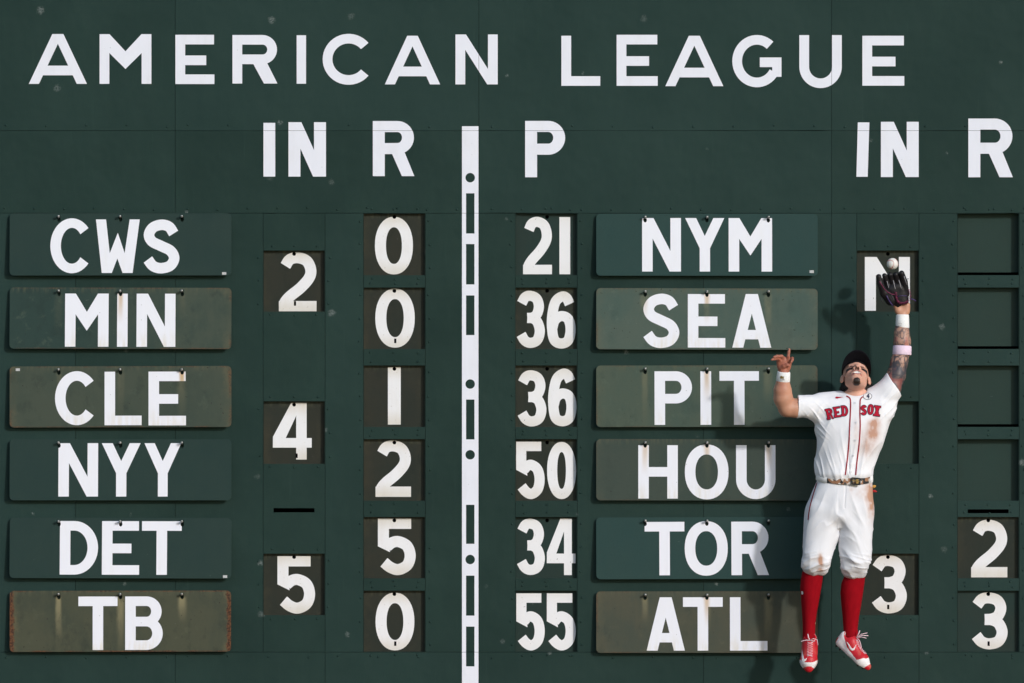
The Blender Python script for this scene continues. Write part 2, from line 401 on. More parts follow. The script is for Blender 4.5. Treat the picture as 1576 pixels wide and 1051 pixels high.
# ------------------------------------------------------------------ the wall
GROUND_PY = 525.5 + ZC*PPM
TOP_PY = GROUND_PY - 11.2*PPM
WIN = []
def win(x0, y0, x1, y1): WIN.append((x0, y0, x1, y1))
RY = [(328.6,423.4),(442.4,537),(562.4,657),(675.8,770.5),(795.6,890),(909,1003)]
for a, b in RY: win(560, a, 654, b); win(793.8, a, 887.8, b); win(1474, a, 1568, b)
IY = [(385.5,479.5),(617.5,713.8),(852,946.6)]
for a, b in IY: win(405.7, a, 499.7, b); win(1319.2, a, 1413.8, b)
SLOTS = [(420.8,782,484,788.5), (1489.4,783.8,1552.4,789.8)]
wall = empty('scoreboard_wall', (0, 0, 0))
tag(wall, 'tall dark green metal scoreboard wall with painted AMERICAN LEAGUE lettering and number windows', 'wall')
xs_top = [-2600,-1600,-740,-197,269.7,737,1280,1823,2366,3200,4200]
xs_mid = [-2600,-1600,-740,-197,116,269.7,405,500.4,559.3,654.7,737,793.1,888.5,1083,1280,1318.6,1414.4,1473.3,1568.7,1823,2366,3200,4200]
xs_low = [-2600,-1600,-740,-197,269.7,500.4,737,1083,1280,1414.4,1823,2366,3200,4200]
bands = [(TOP_PY, TOP_PY+800, xs_top), (TOP_PY+800, -640, xs_top), (-640, -240, xs_top), (-240, 201, xs_top), (201, 328, xs_top), (328, 1003.6, xs_mid), (1003.6, GROUND_PY, xs_low)]
rr = random.Random(3)
for bi, (ya, yb, xs) in enumerate(bands):
    for xa, xb in zip(xs[:-1], xs[1:]):
        gp = .28                                            # half the seam, in photograph pixels
        n = 26
        def edge(y, sgn):                                   # sheet edges are not quite straight
            out = []
            ph = rr.uniform(0, 6); am = rr.uniform(.1, .6)
            for i in range(n+1):
                t = i/n; q = max(0, math.sin(ph + t*7) * .6 + math.sin(ph*2 + t*17)*.4) * am if 0 < i < n else 0
                out.append((xa + gp + (xb-xa-2*gp)*t, y + sgn*(.22 + q)))
            return out
        poly = edge(ya, 1) + edge(yb, -1)[::-1] if xb - xa > 60 and yb > 100 and ya < 1010 else rect(xa+gp, ya+gp, xb-gp, yb-gp)
        hs = []
        for (a, b, c, d) in WIN + SLOTS:
            mx, my = (a+c)/2, (b+d)/2
            if xa < mx < xb and ya < my < yb:
                hs.append(rect(max(a, xa-1), max(b, ya-1), min(c, xb+1), min(d, yb+1)))
        off = rr.uniform(-.0012, .0012)
        mb = MB(); mb.add(*slab([poly], hs, lambda u, v: ((u-788)/PPM, ZC-(v-525.5)/PPM), off, .03))
        # rivets round the windows and along the sheet edges
        rv = []
        for (a, b, c, d) in WIN:
            for k in (.12, .5, .88):
                for (px, py) in ((a+k*(c-a), b-6.5), (a+k*(c-a), d+5.5), (a-6.5, b+k*(d-b)), (c+6.5, b+k*(d-b))):
                    rv.append((px + rr.uniform(-2, 2), py + rr.uniform(-1.2, 1.2)))
        if bi == 4: rv += [(px, 321 + rr.uniform(-2, 2)) for px in range(int(max(xa, -250))+20, int(min(xb, 1900)), 46)]
        if bi in (3, 6): rv += [(px, (194 if bi == 3 else 1011) + rr.uniform(-2, 2)) for px in range(int(max(xa, -250))+20, int(min(xb, 1900)), 62)]
        for px, py in rv:
            if xa+4 < px < xb-4 and ya+4 < py < yb-4 and not any(a-3 < px < c+3 and b-3 < py < d+3 for a, b, c, d in WIN):
                if 705 < px < 742 and py > 190: continue
                if 180 < py < 205 and any(a < px < b for a, b in ((400,506),(570,642),(805,874),(1314,1418),(1486,1562))): continue
                mb.dome(((px-788)/PPM, off+.0002, ZC-(py-525.5)/PPM), .0072, .0055, 8)
        mb.build('wall_panel', M['wall'], wall)
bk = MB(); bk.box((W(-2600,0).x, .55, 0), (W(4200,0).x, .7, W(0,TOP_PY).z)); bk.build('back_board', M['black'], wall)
bk = MB(); bk.box((W(-2600,0).x, -.02, W(0,TOP_PY).z+.003), (W(4200,0).x, .72, W(0,TOP_PY).z+.12)); bk.build('top_cap', M['wall'], wall)

SEAMS = [rect(-300,200.75,1900,201.25), rect(-300,327.75,1900,328.25), rect(-300,1003.35,1900,1003.85), rect(269.3,-100,269.85,325), rect(1279.75,-100,1280.25,1500), rect(736.75,-100,737.25,1500)]
def wl(polys, holes=(), **k):
    xs_, ys_ = [a for q_ in polys for a, b in q_], [b for q_ in polys for a, b in q_]
    cut = [r_ for r_ in SEAMS if r_[0][0] < max(xs_) and r_[1][0] > min(xs_) and r_[0][1] < max(ys_) and r_[2][1] > min(ys_)]
    return paint_letter(polys, wall, M['wall_white'], 788, 525.5 + ZC*PPM, -.0032, holes=list(holes)+cut, **k)
for ch, a, b, c, d in [('A',44.4,52.3,133.8,129),('M',153.3,52.5,233,129),('E',270,53.5,330,129.3),('R',357.8,53.8,427,128.5),('I',456.6,54.2,471,128.8),
                       ('C',496.6,52,570.5,130.4),('A',592.3,55,677.4,129.8),('N',701,53,766,129.8),('L',864,55,923.8,132),('E',949,53.5,1012.2,132),
                       ('A',1024,55,1113.2,132.5),('G',1127,53.8,1202.7,134.2),('U',1230.2,54,1295.5,135.5),('E',1327.2,55,1391.7,131.8)]:
    wl(glyph(ch, a, b, c, d, 15, 14.8, .19))
for ch, a, b, c, d in [('I',405.5,189,423.6,271.7),('N',444,188,501.7,271.7),('R',573.8,186.2,637.7,271),('P',808.2,186,869.8,272.7),
                       ('N',1355.7,187.4,1413.9,272.4),('R',1490.3,182.4,1558.8,272.7)]:
    wl(glyph(ch, a, b, c, d, 18.4, 17))
wl([[(1320.2,188.3),(1338,188.3),(1335.4,272),(1318,272)]])
wl([rect(711,194.2,736.4,GROUND_PY-30)], holes=[disc(723.6,y,7.3,28) for y in (273.4,591,699.8,861)] +
   [rect(717.3,a,730.2,b) for a, b in ((297.4,359.3),(375.5,437.7),(454.6,515.6),(614.8,676.2),(776.8,836.9),(885.8,947.4),(964.2,1025.5))], name='centre_stripe')

# ------------------------------------------------------------------ hanging team plates
GREEN = (.0105, .0325, .0282); TEAL = (.0130, .045, .041); OLIVE = (.042, .060, .044); TAN = (.056, .061, .037)
def team_plate(word, x0, y0, x1, y1, letters, pegs, label, base, worn, amount, rust, streak, seed, stains=(), sticker=None, right_only=False, r_top=3):
    cx, cy = (x0+x1)/2, (y0+y1)/2
    hw, hh = (x1-x0)/2/PPM, (y1-y0)/2/PPM
    tilt = -R(3.2 + (seed % 3)*.7)
    loc = W(cx, cy, .034)
    t = empty('team_plate', loc, (tilt, R(((seed*37) % 11 - 5)*.035), 0))
    tag(t, label, 'sign', 'team name plates hung on the scoreboard')
    pegx = [(p-cx)/PPM for p in pegs]
    m = plate_material('plate_'+word.lower(), base, worn, amount, rust, streak, pegx, hw, hh, seed, right_only)
    loc2 = lambda u, v: ((u-cx)/PPM, -(v-cy)/PPM)
    outline = rrect(x0, y0, x1, y1, 6.5)
    holes = []
    for p in pegs:                                           # keyhole slots over the pegs
        holes.append([(p-2.0, y0+3.6), (p+2.0, y0+3.6), (p+2.1, y0+7.5), (p+2.8, y0+9.6), (p+2.0, y0+12.2), (p, y0+13.4), (p-2.0, y0+12.2), (p-2.8, y0+9.6), (p-2.1, y0+7.5)])
    v, f = slab([outline], holes, loc2, -.0025, .0025)
    mesh_obj('plate', v, f, m, t)
    lm = stained_white('lettering_'+word.lower(), [(pegx[i], st) for i, st in stains], seed, 1.0 if amount > .3 else .12)
    for (ch, a, b, c, d) in letters:
        paint_letter(glyph(ch, a, b, c, d, 16.2, 14.7), t, lm, cx, cy, -.0042, holes=holes)
    if sticker:
        sx, sy = sticker
        mb = MB(); mb.box(((sx-3.2-cx)/PPM, -.0032, -(sy+2-cy)/PPM), ((sx+3.2-cx)/PPM, -.0024, -(sy-2-cy)/PPM)); mb.build('sticker', M['sticker'], t)
    for p in pegs:                                           # bent pegs come out of the wall through the slots
        q = W(p, y0+5.6, 0); mb = MB()
        mb.tube([(q.x, .02, q.z), (q.x, -.052, q.z), (q.x, -.060, q.z+.003), (q.x, -.062, q.z+.009)], .0075, 8)
        mb.build('peg', M['peg'], wall, smooth=True)
LP = (90.7, 185.5, 280.3); RP = (993, 1088, 1182.5)
L_ = lambda ws, y0, y1: [(ch, a, y0, c, y1) for ch, a, c in ws]
team_plate('CWS',15,328,356,424,[('C',77.6,335.8,139,420.6),('W',147.7,337.6,215,420.2),('S',219.6,337.8,276.6,421)],LP,'clean dark green plate lettered CWS with a small white sticker, above the MIN plate',GREEN,OLIVE,.12,0,0,1,sticker=(345,421))
team_plate('MIN',15,442.5,356,537,L_([('M',100.2,167.2),('I',180.3,196.5),('N',210.2,270)],451.8,533.8),LP,'green plate lettered MIN, weathered olive on its right half with rust at the right edge',(.018,.042,.035),(.048,.064,.046),.85,.42,.1,2,stains=((1,.7),),right_only=True)
team_plate('CLE',15,563.5,356,657.5,[('C',84.8,571,147,654.2),('L',161,572,218,654.4),('E',228.6,572,286.2,654.8)],LP,'faded olive plate lettered CLE with brown rusted ends, just below the MIN plate',(.030,.050,.038),(.048,.062,.044),.8,.5,.2,3,stains=((2,.9),),sticker=(27.5,568.5))
team_plate('NYY',15,676,356,770,L_([('N',90,151),('Y',156.7,216.3),('Y',222.2,278.7)],682,764.2),LP,'clean dark green plate lettered NYY, without sticker, hanging below the CLE plate',GREEN,OLIVE,.1,0,0,4)
team_plate('DET',15,797,356,890,L_([('D',92.2,151),('E',157,214.3),('T',218.4,279.5)],802,884.5),LP,'clean dark green plate lettered DET with a tiny white sticker in its lower right corner',GREEN,OLIVE,.1,0,0,5,sticker=(346.5,887))
team_plate('TB',15,909,355.5,1003,L_([('T',120.7,180.9),('B',192.7,250.5)],918,1000.2),LP,'badly rusted tan plate lettered TB with pale streaks under its pegs',(.034,.046,.032),TAN,.9,.9,.75,6)
team_plate('NYM',917.8,329,1258.5,424.4,L_([('N',988.3,1048),('Y',1054.6,1114.7),('M',1121.4,1188.2)],335.5,418),RP,'glossy teal green plate lettered NYM with a thin scratch and a white sticker',TEAL,OLIVE,.08,0,0,7,sticker=(1249,418))
team_plate('SEA',917.8,443.6,1258.3,538,[('S',988.6,452,1046,536),('E',1058.6,452.5,1116.2,535),('A',1127,452.2,1187,535)],RP,'weathered grey green plate lettered SEA with rusty runs from its pegs',(.044,.084,.070),(.066,.092,.072),.7,.28,.3,8,stains=((0,.4),(1,.7)))
team_plate('PIT',917.8,562.3,1258.3,657,L_([('P',1007.4,1065),('I',1078,1094.5),('T',1107.3,1168)],571.3,653.8),RP,'weathered grey green plate lettered PIT with a rusted lower left corner, beside the bare hand',(.042,.076,.060),(.060,.082,.058),.7,.28,.25,9,stains=((1,.7),))
team_plate('HOU',917.8,675.8,1258.3,770.2,[('H',982.4,685.2,1043.2,767.4),('O',1054,684,1121.2,768.6),('U',1132.8,685,1193.4,768)],RP,'weathered dark olive plate lettered HOU with yellow runs on its letters',(.032,.053,.042),(.048,.060,.046),.5,.16,.1,10,stains=((0,.55),(1,.6),(2,.55)))
team_plate('TOR',917.8,796,1258.5,891,[('T',992.3,803,1053.4,885.2),('O',1053.8,802,1120,886),('R',1125.6,803,1183.2,885.3)],RP,'clean teal green plate lettered TOR above the rusty ATL plate',TEAL,OLIVE,.1,0,0,11)
team_plate('ATL',917.8,910,1258.3,1004.6,L_([('A',995.2,1054),('T',1051.2,1112.3),('L',1123.4,1181)],919.2,1001.2),RP,'weathered tan plate lettered ATL behind the red sock of the jumping player',(.040,.056,.043),(.062,.064,.042),.8,.3,.45,12,stains=((1,.7),))

# ------------------------------------------------------------------ number plates standing in the windows
NUMG = (.0110, .030, .0255); NUMO = (.0132, .0210, .0160); NUMT = (.0250, .0245, .0160)
def number_plate(x0, y0, x1, y1, digits, label, base, seed, s=17.0, hole=True, amount=.5, yel=1.0, depth=.036, white=None, gap=-3.5, name='number_plate', hx=None, group='number plates in the scoreboard windows', slot=None):
    cx, cy = (x0+x1)/2, (y0+y1)/2
    t = empty(name, W(cx, cy, -depth)); tag(t, label, 'sign', group)
    loc2 = lambda u, v: ((u-cx)/PPM, -(v-cy)/PPM)
    m = plate_material('number_plate_%d' % seed, base, NUMT, amount, .12 if amount > .3 else 0, 0, [], .2, .2, seed)
    hx = hx or cx
    holes = [disc(hx, y0+5.2, 2.9, 14)] if hole else []
    if slot: holes.append(rect(slot-1.7, y1-16.0, slot+1.7, y1-9.0))
    v, f = slab([rect(x0-4.5, y0-4, x1+4.5, y1-gap)], holes, loc2, -.002, .002)
    mesh_obj('plate', v, f, m, t)
    lm = white or worn_white('digit_paint_%d' % seed, seed, yel)
    for (ch, a, b, c, d) in digits:
        paint_letter(glyph(ch, a, b, c, d, s if ch != '4' else s, s*.93), t, lm, cx, cy, -.0034, holes=holes, name='digit' if ch.isdigit() else 'letter')
row = ['CWS','MIN','CLE','NYY','DET','TB']
for (a, b), (ch, x0, y0, x1, y1), rl, sd_ in zip(IY, [('2',429.2,388,487.2,479),('4',420,620,479.8,707.2),('5',427,855.8,485,944.4)],
        ('a yellowed 2 in the window under the left IN heading', 'a yellowed 4 in the left IN column, beside CLE and NYY', 'a yellowed 5 in the left IN column, beside DET and TB'), (21,22,23)):
    number_plate(405.7, a, 499.7, b, [(ch, x0, y0, x1, y1)], 'olive plate with ' + rl, NUMO, sd_, amount=.55, slot={21: 454, 22: 456.5}.get(sd_))
for i, ((a, b), dg, cl) in enumerate(zip(RY, [('0',577,333.5,635.6,422.3),('0',577.6,444,638.4,535),('1',597,565,616.8,653.4),('2',578,677.6,632.6,764.6),('5',581.6,798,639.8,885),('0',578,912,637.8,1001)],
        ('dark olive plate with a chipped 0 in the R window level with CWS', 'dark olive plate with a 0 in the R window level with MIN', 'dark olive plate with a scuffed straight 1 in the R window level with CLE',
         'dark olive plate with a 2 in the R window level with NYY', 'dark olive plate with a 5 in the R window level with DET', 'dark olive plate with a 0 in the bottom R window level with TB'))):
    number_plate(560, a, 654, b, [dg], cl, NUMO, 30+i, amount=.6, slot=608.3 if i in (1, 5) else None)
for i, ((a, b), dg, cl) in enumerate(zip(RY, [(('2',805,333.6,849.5,422),('1',861,334,877.6,422)),(('3',794.2,447.4,838.6,535.4),('6',842,448.6,886,536.4)),(('3',795.6,569.8,841,656.3),('6',844,567.4,887.4,656)),
        (('5',794.4,679.6,838.3,768),('0',842,680,886.6,768)),(('3',794.6,798,838.6,884.8),('4',841.6,798,885.8,885)),(('5',794.6,913,838.4,1001),('5',841.6,913,886.2,1001))],
        ('green plate with clean white 21 in the P window beside the NYM plate', 'olive plate with peeling 36 in the P window beside the SEA plate', 'olive plate with peeling 36 in the P window beside the PIT plate',
         'grey olive plate with white 50 in the P window beside the HOU plate', 'green plate with white 34 in the P window beside the TOR plate', 'green plate with bright white 55 in the P window beside the ATL plate'))):
    cl_ = i in (0, 4, 5)
    number_plate(793.8, a, 887.8, b, dg, cl, NUMG if cl_ else NUMO, 40+i, s=15.6, amount=.15 if cl_ else .5, yel=.2 if cl_ else .75, hole=i not in (5,), hx=842 if i else 842)
number_plate(1319.2, 385.5, 1413.8, 479.5, [('N',1331,395.4,1400.4,478.2)], 'olive plate lettered N half hidden by the raised glove', NUMO, 50, s=17, amount=.4, yel=.15)
number_plate(1319.2, 852, 1413.8, 946.6, [('3',1340.2,854,1395.7,944)], 'olive plate with a 3 beside the left red sock of the player', NUMO, 51, amount=.5, slot=1367)
number_plate(1474, RY[4][0], 1568, RY[4][1], [('2',1494.6,799.7,1550.3,888.5)], 'olive plate with a 2 in the right R column, above the 3', NUMO, 52, amount=.4)
number_plate(1474, RY[5][0], 1568, RY[5][1], [('3',1493.9,911.5,1550.8,999.3)], 'green plate with a 3 in the lowest window of the right R column', NUMG, 53, amount=.3, slot=1521.5)
bg_ = 'blank green plates in the right windows'
number_plate(1319.2, 617.5, 1413.8, 713.8, [], 'blank green plate in the window beside the jersey of the player', (.0130,.036,.029), 54, hole=False, amount=.1, depth=.05, name='blank_plate', group=bg_)
for i, lb in enumerate(('blank green plate in the top window under the right R heading', 'second blank green plate from the top in the right R column',
                        'third blank green plate from the top in the right R column', 'lowest blank green plate in the right R column, above the narrow slot')):
    number_plate(1474, RY[i][0], 1568, RY[i][1], [], lb, (.0130,.036,.029), 55+i, hole=False, amount=.1, depth=.062, gap=4.2 if i < 3 else -3, name='blank_plate', group=bg_)

#PLAYER#
# ------------------------------------------------------------------ implicit surfaces for the figure
A3 = lambda v: np.array(v, dtype=np.float64)
class Field:
    def __init__(s, lo, hi, h):
        s.lo = A3(lo); s.h = h; s.n = np.ceil((A3(hi)-s.lo)/h).astype(int)+1
        s.f = np.full(s.n, .12, np.float32)
    def sub(s, lo, hi):
        a = np.clip(np.floor((A3(lo)-s.lo)/s.h).astype(int), 0, s.n); b = np.clip(np.ceil((A3(hi)-s.lo)/s.h).astype(int)+1, 0, s.n)
        sl = tuple(slice(i, j) for i, j in zip(a, b))
        ax = [(s.lo[k] + s.h*np.arange(a[k], b[k])).astype(np.float32) for k in range(3)]
        return sl, ax[0][:,None,None], ax[1][None,:,None], ax[2][None,None,:]
    def op(s, fn, lo, hi, k=.01, mode='u'):
        m = max(k, .004)*1.2 + 3*s.h
        sl, X, Y, Z = s.sub(A3(lo)-m, A3(hi)+m)
        a = s.f[sl]
        if a.size == 0: return
        d = np.broadcast_to(fn(X, Y, Z), a.shape).astype(np.float32)
        if mode == 'u':
            hh = np.maximum(k-np.abs(a-d), 0)/max(k, 1e-6); s.f[sl] = np.minimum(a, d) - hh*hh*k*.25
        elif mode == 's':
            d = -d; hh = np.maximum(k-np.abs(a-d), 0)/max(k, 1e-6); s.f[sl] = np.maximum(a, d) + hh*hh*k*.25
        else: s.f[sl] = np.maximum(a, d)
    def cone(s, a, b, ra, rb, k=.012, mode='u', sy=1.0):
        a, b = A3(a), A3(b)
        q = A3((1, 1/sy, 1)); ba = (b-a)*q; L = max(ba.dot(ba), 1e-9)
        def fn(X, Y, Z):
            px, py, pz = X-a[0], (Y-a[1])/sy, Z-a[2]
            t = np.clip((px*ba[0]+py*ba[1]+pz*ba[2])/L, 0, 1)
            return np.sqrt((px-t*ba[0])**2+(py-t*ba[1])**2+(pz-t*ba[2])**2) - (ra+t*(rb-ra))
        r = A3([max(ra, rb)]*3)*A3((1, max(sy, 1), 1))
        s.op(fn, np.minimum(a, b)-r, np.maximum(a, b)+r, k, mode)
    def chain(s, pts, k=.012, sy=1.0):
        for (p, r), (q, t) in zip(pts[:-1], pts[1:]): s.cone(p, q, r, t, k, sy=sy)
    def ell(s, c, r, k=.012, mode='u', rot=None):
        c, r = A3(c), A3(r); Rm = np.eye(3) if rot is None else np.array(rot)
        def fn(X, Y, Z):
            p = (X-c[0], Y-c[1], Z-c[2])
            u = [Rm[0][i]*p[0]+Rm[1][i]*p[1]+Rm[2][i]*p[2] for i in range(3)]
            k0 = np.sqrt((u[0]/r[0])**2+(u[1]/r[1])**2+(u[2]/r[2])**2)
            k1 = np.sqrt((u[0]/r[0]**2)**2+(u[1]/r[1]**2)**2+(u[2]/r[2]**2)**2)+1e-6
            return k0*(k0-1)/k1
        m = r.max(); s.op(fn, c-m, c+m, k, mode)
    def stack(s, rows, k=.02, mode='u', p=2.2):
        """rows (z, cx, hw, cy, hd): a body whose horizontal slices are super-ellipses"""
        rows = sorted(rows); T = np.array(rows); z = T[:,0]
        def itp(zz, col):
            i = np.clip(np.searchsorted(z, zz)-1, 0, len(z)-2); t = np.clip((zz-z[i])/(z[i+1]-z[i]), 0, 1)
            m = np.gradient(col, z); h = z[i+1]-z[i]
            return (2*t**3-3*t**2+1)*col[i] + (t**3-2*t**2+t)*h*m[i] + (-2*t**3+3*t**2)*col[i+1] + (t**3-t**2)*h*m[i+1]
        def fn(X, Y, Z):
            zz = Z.ravel(); g = [itp(zz, T[:,c])[None,None,:] for c in (1,2,3,4)]
            q = (np.abs((X-g[0])/g[1])**p + np.abs((Y-g[2])/g[3])**p)**(1/p)
            return np.maximum((q-1)*np.minimum(g[1], g[3]), np.maximum(Z-z[-1], z[0]-Z))
        lo = (min(T[:,1]-T[:,2]), min(T[:,3]-T[:,4]), z[0]); hi = (max(T[:,1]+T[:,2]), max(T[:,3]+T[:,4]), z[-1])
        s.op(fn, lo, hi, k, mode)
    def half(s, pt, nrm, lo, hi):      # keep only the side where (p-pt).nrm < 0, inside the box
        pt, nrm = A3(pt), A3(nrm)/np.linalg.norm(nrm)
        s.op(lambda X, Y, Z: (X-pt[0])*nrm[0]+(Y-pt[1])*nrm[1]+(Z-pt[2])*nrm[2], lo, hi, 0, 'i')
    def mesh(s):
        f = s.f; f[0]=f[-1]=.05; f[:,0]=f[:,-1]=.05; f[:,:,0]=f[:,:,-1]=.05
        n = f < 0; c = np.zeros(tuple(s.n-1), np.int8)
        for i in (0,1):
            for j in (0,1):
                for k in (0,1): c += n[i:s.n[0]-1+i, j:s.n[1]-1+j, k:s.n[2]-1+k]
        act = np.argwhere((c > 0) & (c < 8)); idx = np.full(c.shape, -1, np.int32); idx[tuple(act.T)] = np.arange(len(act))
        cor = [(i,j,k) for i in (0,1) for j in (0,1) for k in (0,1)]
        val = {q: f[act[:,0]+q[0], act[:,1]+q[1], act[:,2]+q[2]] for q in cor}
        pos = np.zeros((len(act),3)); cnt = np.zeros(len(act))
        for a in cor:
            for ax in range(3):
                if a[ax] == 0:
                    b = list(a); b[ax] = 1; b = tuple(b); va, vb = val[a], val[b]; m = (va < 0) != (vb < 0)
                    t = va[m]/(va[m]-vb[m]); p = np.tile(A3(a), (m.sum(),1)); p[:,ax] = t
                    pos[m] += p; cnt[m] += 1
        V = s.lo + s.h*(act + pos/cnt[:,None]); Q = []
        for ax in range(3):
            o1, o2 = [(1,2),(2,0),(0,1)][ax]
            sa = [slice(1,-1)]*3; sa[ax] = slice(0,-1); sb = list(sa); sb[ax] = slice(1,None)
            A, B = n[tuple(sa)], n[tuple(sb)]; e = np.argwhere(A != B); base = e.copy()
            for q in range(3):
                if q != ax: base[:,q] += 1
            fl = A[tuple(e.T)]
            def cid(d1, d2):
                t = base.copy(); t[:,o1] -= d1; t[:,o2] -= d2; return idx[tuple(t.T)]
            q = np.stack([cid(1,1), cid(0,1), cid(0,0), cid(1,0)], 1); q[~fl] = q[~fl][:, ::-1]; Q.append(q)
        return V, np.concatenate(Q)
def vnormals(V, Q):
    a, b, c, d = (V[Q[:,i]] for i in range(4)); fn = np.cross(c-a, d-b); N = np.zeros_like(V)
    for i in range(4): np.add.at(N, Q[:,i], fn)
    return N/(np.linalg.norm(N, axis=1)[:,None]+1e-12)
def relax(V, Q, it=2, lam=.5):
    for _ in range(it):
        acc = np.zeros_like(V); cnt = np.zeros(len(V))
        for i in range(4):
            for j in ((i+1) % 4, (i-1) % 4): np.add.at(acc, Q[:,i], V[Q[:,j]]); np.add.at(cnt, Q[:,i], 1)
        V = V + lam*(acc/cnt[:,None]-V)
    return V
def vnoise(P, seed=0):
    P = P + seed*17.31; i = np.floor(P).astype(np.int64); f = P-i; f = f*f*(3-2*f); out = np.zeros(len(P))
    for a in (0,1):
        for b in (0,1):
            for c in (0,1):
                hsh = ((i[:,0]+a)*374761393 + (i[:,1]+b)*668265263 + (i[:,2]+c)*2147483647 + seed*974711) & 0xffffffff
                hsh = ((hsh ^ (hsh >> 13))*1274126177) & 0xffffffff; v = ((hsh ^ (hsh >> 16)) & 0xffff)/65535.
                out += v*np.where(a, f[:,0], 1-f[:,0])*np.where(b, f[:,1], 1-f[:,1])*np.where(c, f[:,2], 1-f[:,2])
    return out
sst = lambda x, a, b: (lambda t: t*t*(3-2*t))(np.clip((x-a)/(b-a), 0, 1))
gau = lambda px, py, x, y, sx, sy: np.exp(-((px-x)/sx)**2-((py-y)/sy)**2)

# ------------------------------------------------------------------ materials of the figure
def attr_material(name, rough, spec, bumps=(), sss=0, sheen=0):
    q = NT(name); a = q.n('ShaderNodeAttribute'); a.attribute_name = 'tint'
    c = q.coord('Object'); h = None
    for sc, st, stretch in bumps:
        v = q.ma('MULTIPLY', q.noise(q.map(c, stretch), sc, 3), st); h = v if h is None else q.ma('ADD', h, v)
    if h is not None: q.bump(h, .5, .002)
    if sss: q.b.inputs['Subsurface Weight'].default_value = sss; q.b.inputs['Subsurface Radius'].default_value = (.012, .005, .003); q.b.inputs['Subsurface Scale'].default_value = 1.0
    if sheen: q.b.inputs['Sheen Weight'].default_value = sheen
    return q.done(a.outputs[0], rough, spec)
M['skin'] = attr_material('skin', .48, .35, ((90, .5, (1,1,1)),), sss=.12)
M['cloth'] = attr_material('white_jersey_cloth', .85, .12, ((55, .8, (1,1,.3)), (420, .35, (1,1,1))))
M['sock'] = attr_material('red_sock_knit', .9, .08, ((300, .5, (1,1,.15)),))
M['shoe'] = attr_material('shoe_upper', .45, .35, ((200, .3, (1,1,1)),))
M['leather'] = attr_material('black_glove_leather', .45, .32, ((120, .6, (1,1,1)), (30, .6, (1,1,1))))
M['cap'] = plain('black_cap_cloth', (.007, .007, .010), .85, .1, var=.3, scale=200)
M['hair'] = plain('black_hair', (.010, .007, .006), .5, .35, var=.5, scale=120, bump=.5)
M['red'] = plain('red_twill', (.42, .010, .030), .75, .15, var=.08, scale=300)
M['navy'] = plain('navy_twill', (.012, .014, .05), .75, .15)
M['piping'] = plain('red_piping', (.30, .010, .022), .7, .15)
M['button'] = plain('pearl_button', (.62, .62, .64), .3, .5)
M['band'] = plain('white_sweatband', (.80, .80, .79), .95, .05, var=.05, scale=90, bump=.5)
M['pinkband'] = plain('pink_sweatband', (.78, .62, .74), .95, .05, var=.05, scale=90, bump=.5)
M['ink'] = plain('pen_marks', (.12, .11, .11), .8, .1)
M['gold'] = plain('gold_chain', (.75, .52, .20), .28, .5, .9)
M['buckle'] = plain('black_buckle', (.012, .012, .012), .35, .5, .3)
M['brass'] = plain('brass_prong', (.5, .33, .12), .35, .5, .8)
M['lace'] = plain('pink_white_lace', (.75, .55, .60), .8, .15)
M['purple'] = plain('purple_lace', (.05, .032, .11), .5, .35)
M['pinklace'] = plain('pink_leather_lace', (.20, .028, .08), .5, .35)
M['silverlace'] = plain('pale_leather_lace', (.34, .33, .36), .4, .5)
M['leather_end'] = plain('dark_lace_end', (.02,.018,.022), .45, .4)
M['stitch'] = plain('red_seam_thread', (.42, .10, .085), .7, .1)
M['sole'] = plain('dark_cleat_sole', (.018, .012, .012), .5, .35)
M['redsole'] = plain('red_rubber', (.45, .008, .02), .4, .4)
M['shoewhite'] = plain('white_shoe_leather', (.80, .78, .78), .4, .4, var=.05)
M['glovered'] = plain('red_batting_glove', (.40, .02, .02), .6, .2)
M['gloveyel'] = plain('yellow_batting_glove', (.62, .38, .08), .6, .2)
def belt_mat():
    q = NT('patterned_belt'); c = q.coord(); v = q.n('ShaderNodeTexVoronoi'); q.put(v.inputs['Vector'], q.map(c, (1,1,.7))); v.inputs['Scale'].default_value = 62
    r_ = q.xyz(v.outputs['Color'])
    col = q.mix(q.ma('GREATER_THAN', r_[0], .30), (.012,.011,.012), (.30,.15,.08)); col = q.mix(q.ma('GREATER_THAN', r_[0], .58), col, (.62,.57,.52)); col = q.mix(q.ma('GREATER_THAN', r_[0], .84), col, (.05,.045,.045))
    return q.done(col, .4, .4)
M['belt'] = belt_mat()
def ball_mat():
    q = NT('baseball_leather'); c = q.coord(); n = q.noise(c, 40, 4)
    col = q.mix(q.ramp(n, .5, .75, 0, .4), (.74,.72,.68), (.50,.44,.36)); q.bump(q.noise(c, 500, 2), .2, .0005)
    return q.done(col, .5, .3)
M['ball'] = ball_mat()

# ------------------------------------------------------------------ the player
W_ = W
def W(px, py, d=0.0): return W_(px, py, d-.10 if d > .25 else d)      # the jump is close to the wall
FEET = W(1285, 1036, .5)
D = lambda px, py, d: tuple(W(px, py, d))
px2m = lambda n, d=.47: n/PPM*(CAMD-d)/CAMD
def rowz(py, xl, xr, cd, hd):
    a, b = W(xl, py, cd), W(xr, py, cd); return (a.z, (a.x+b.x)/2, (b.x-a.x)/2, a.y, hd)

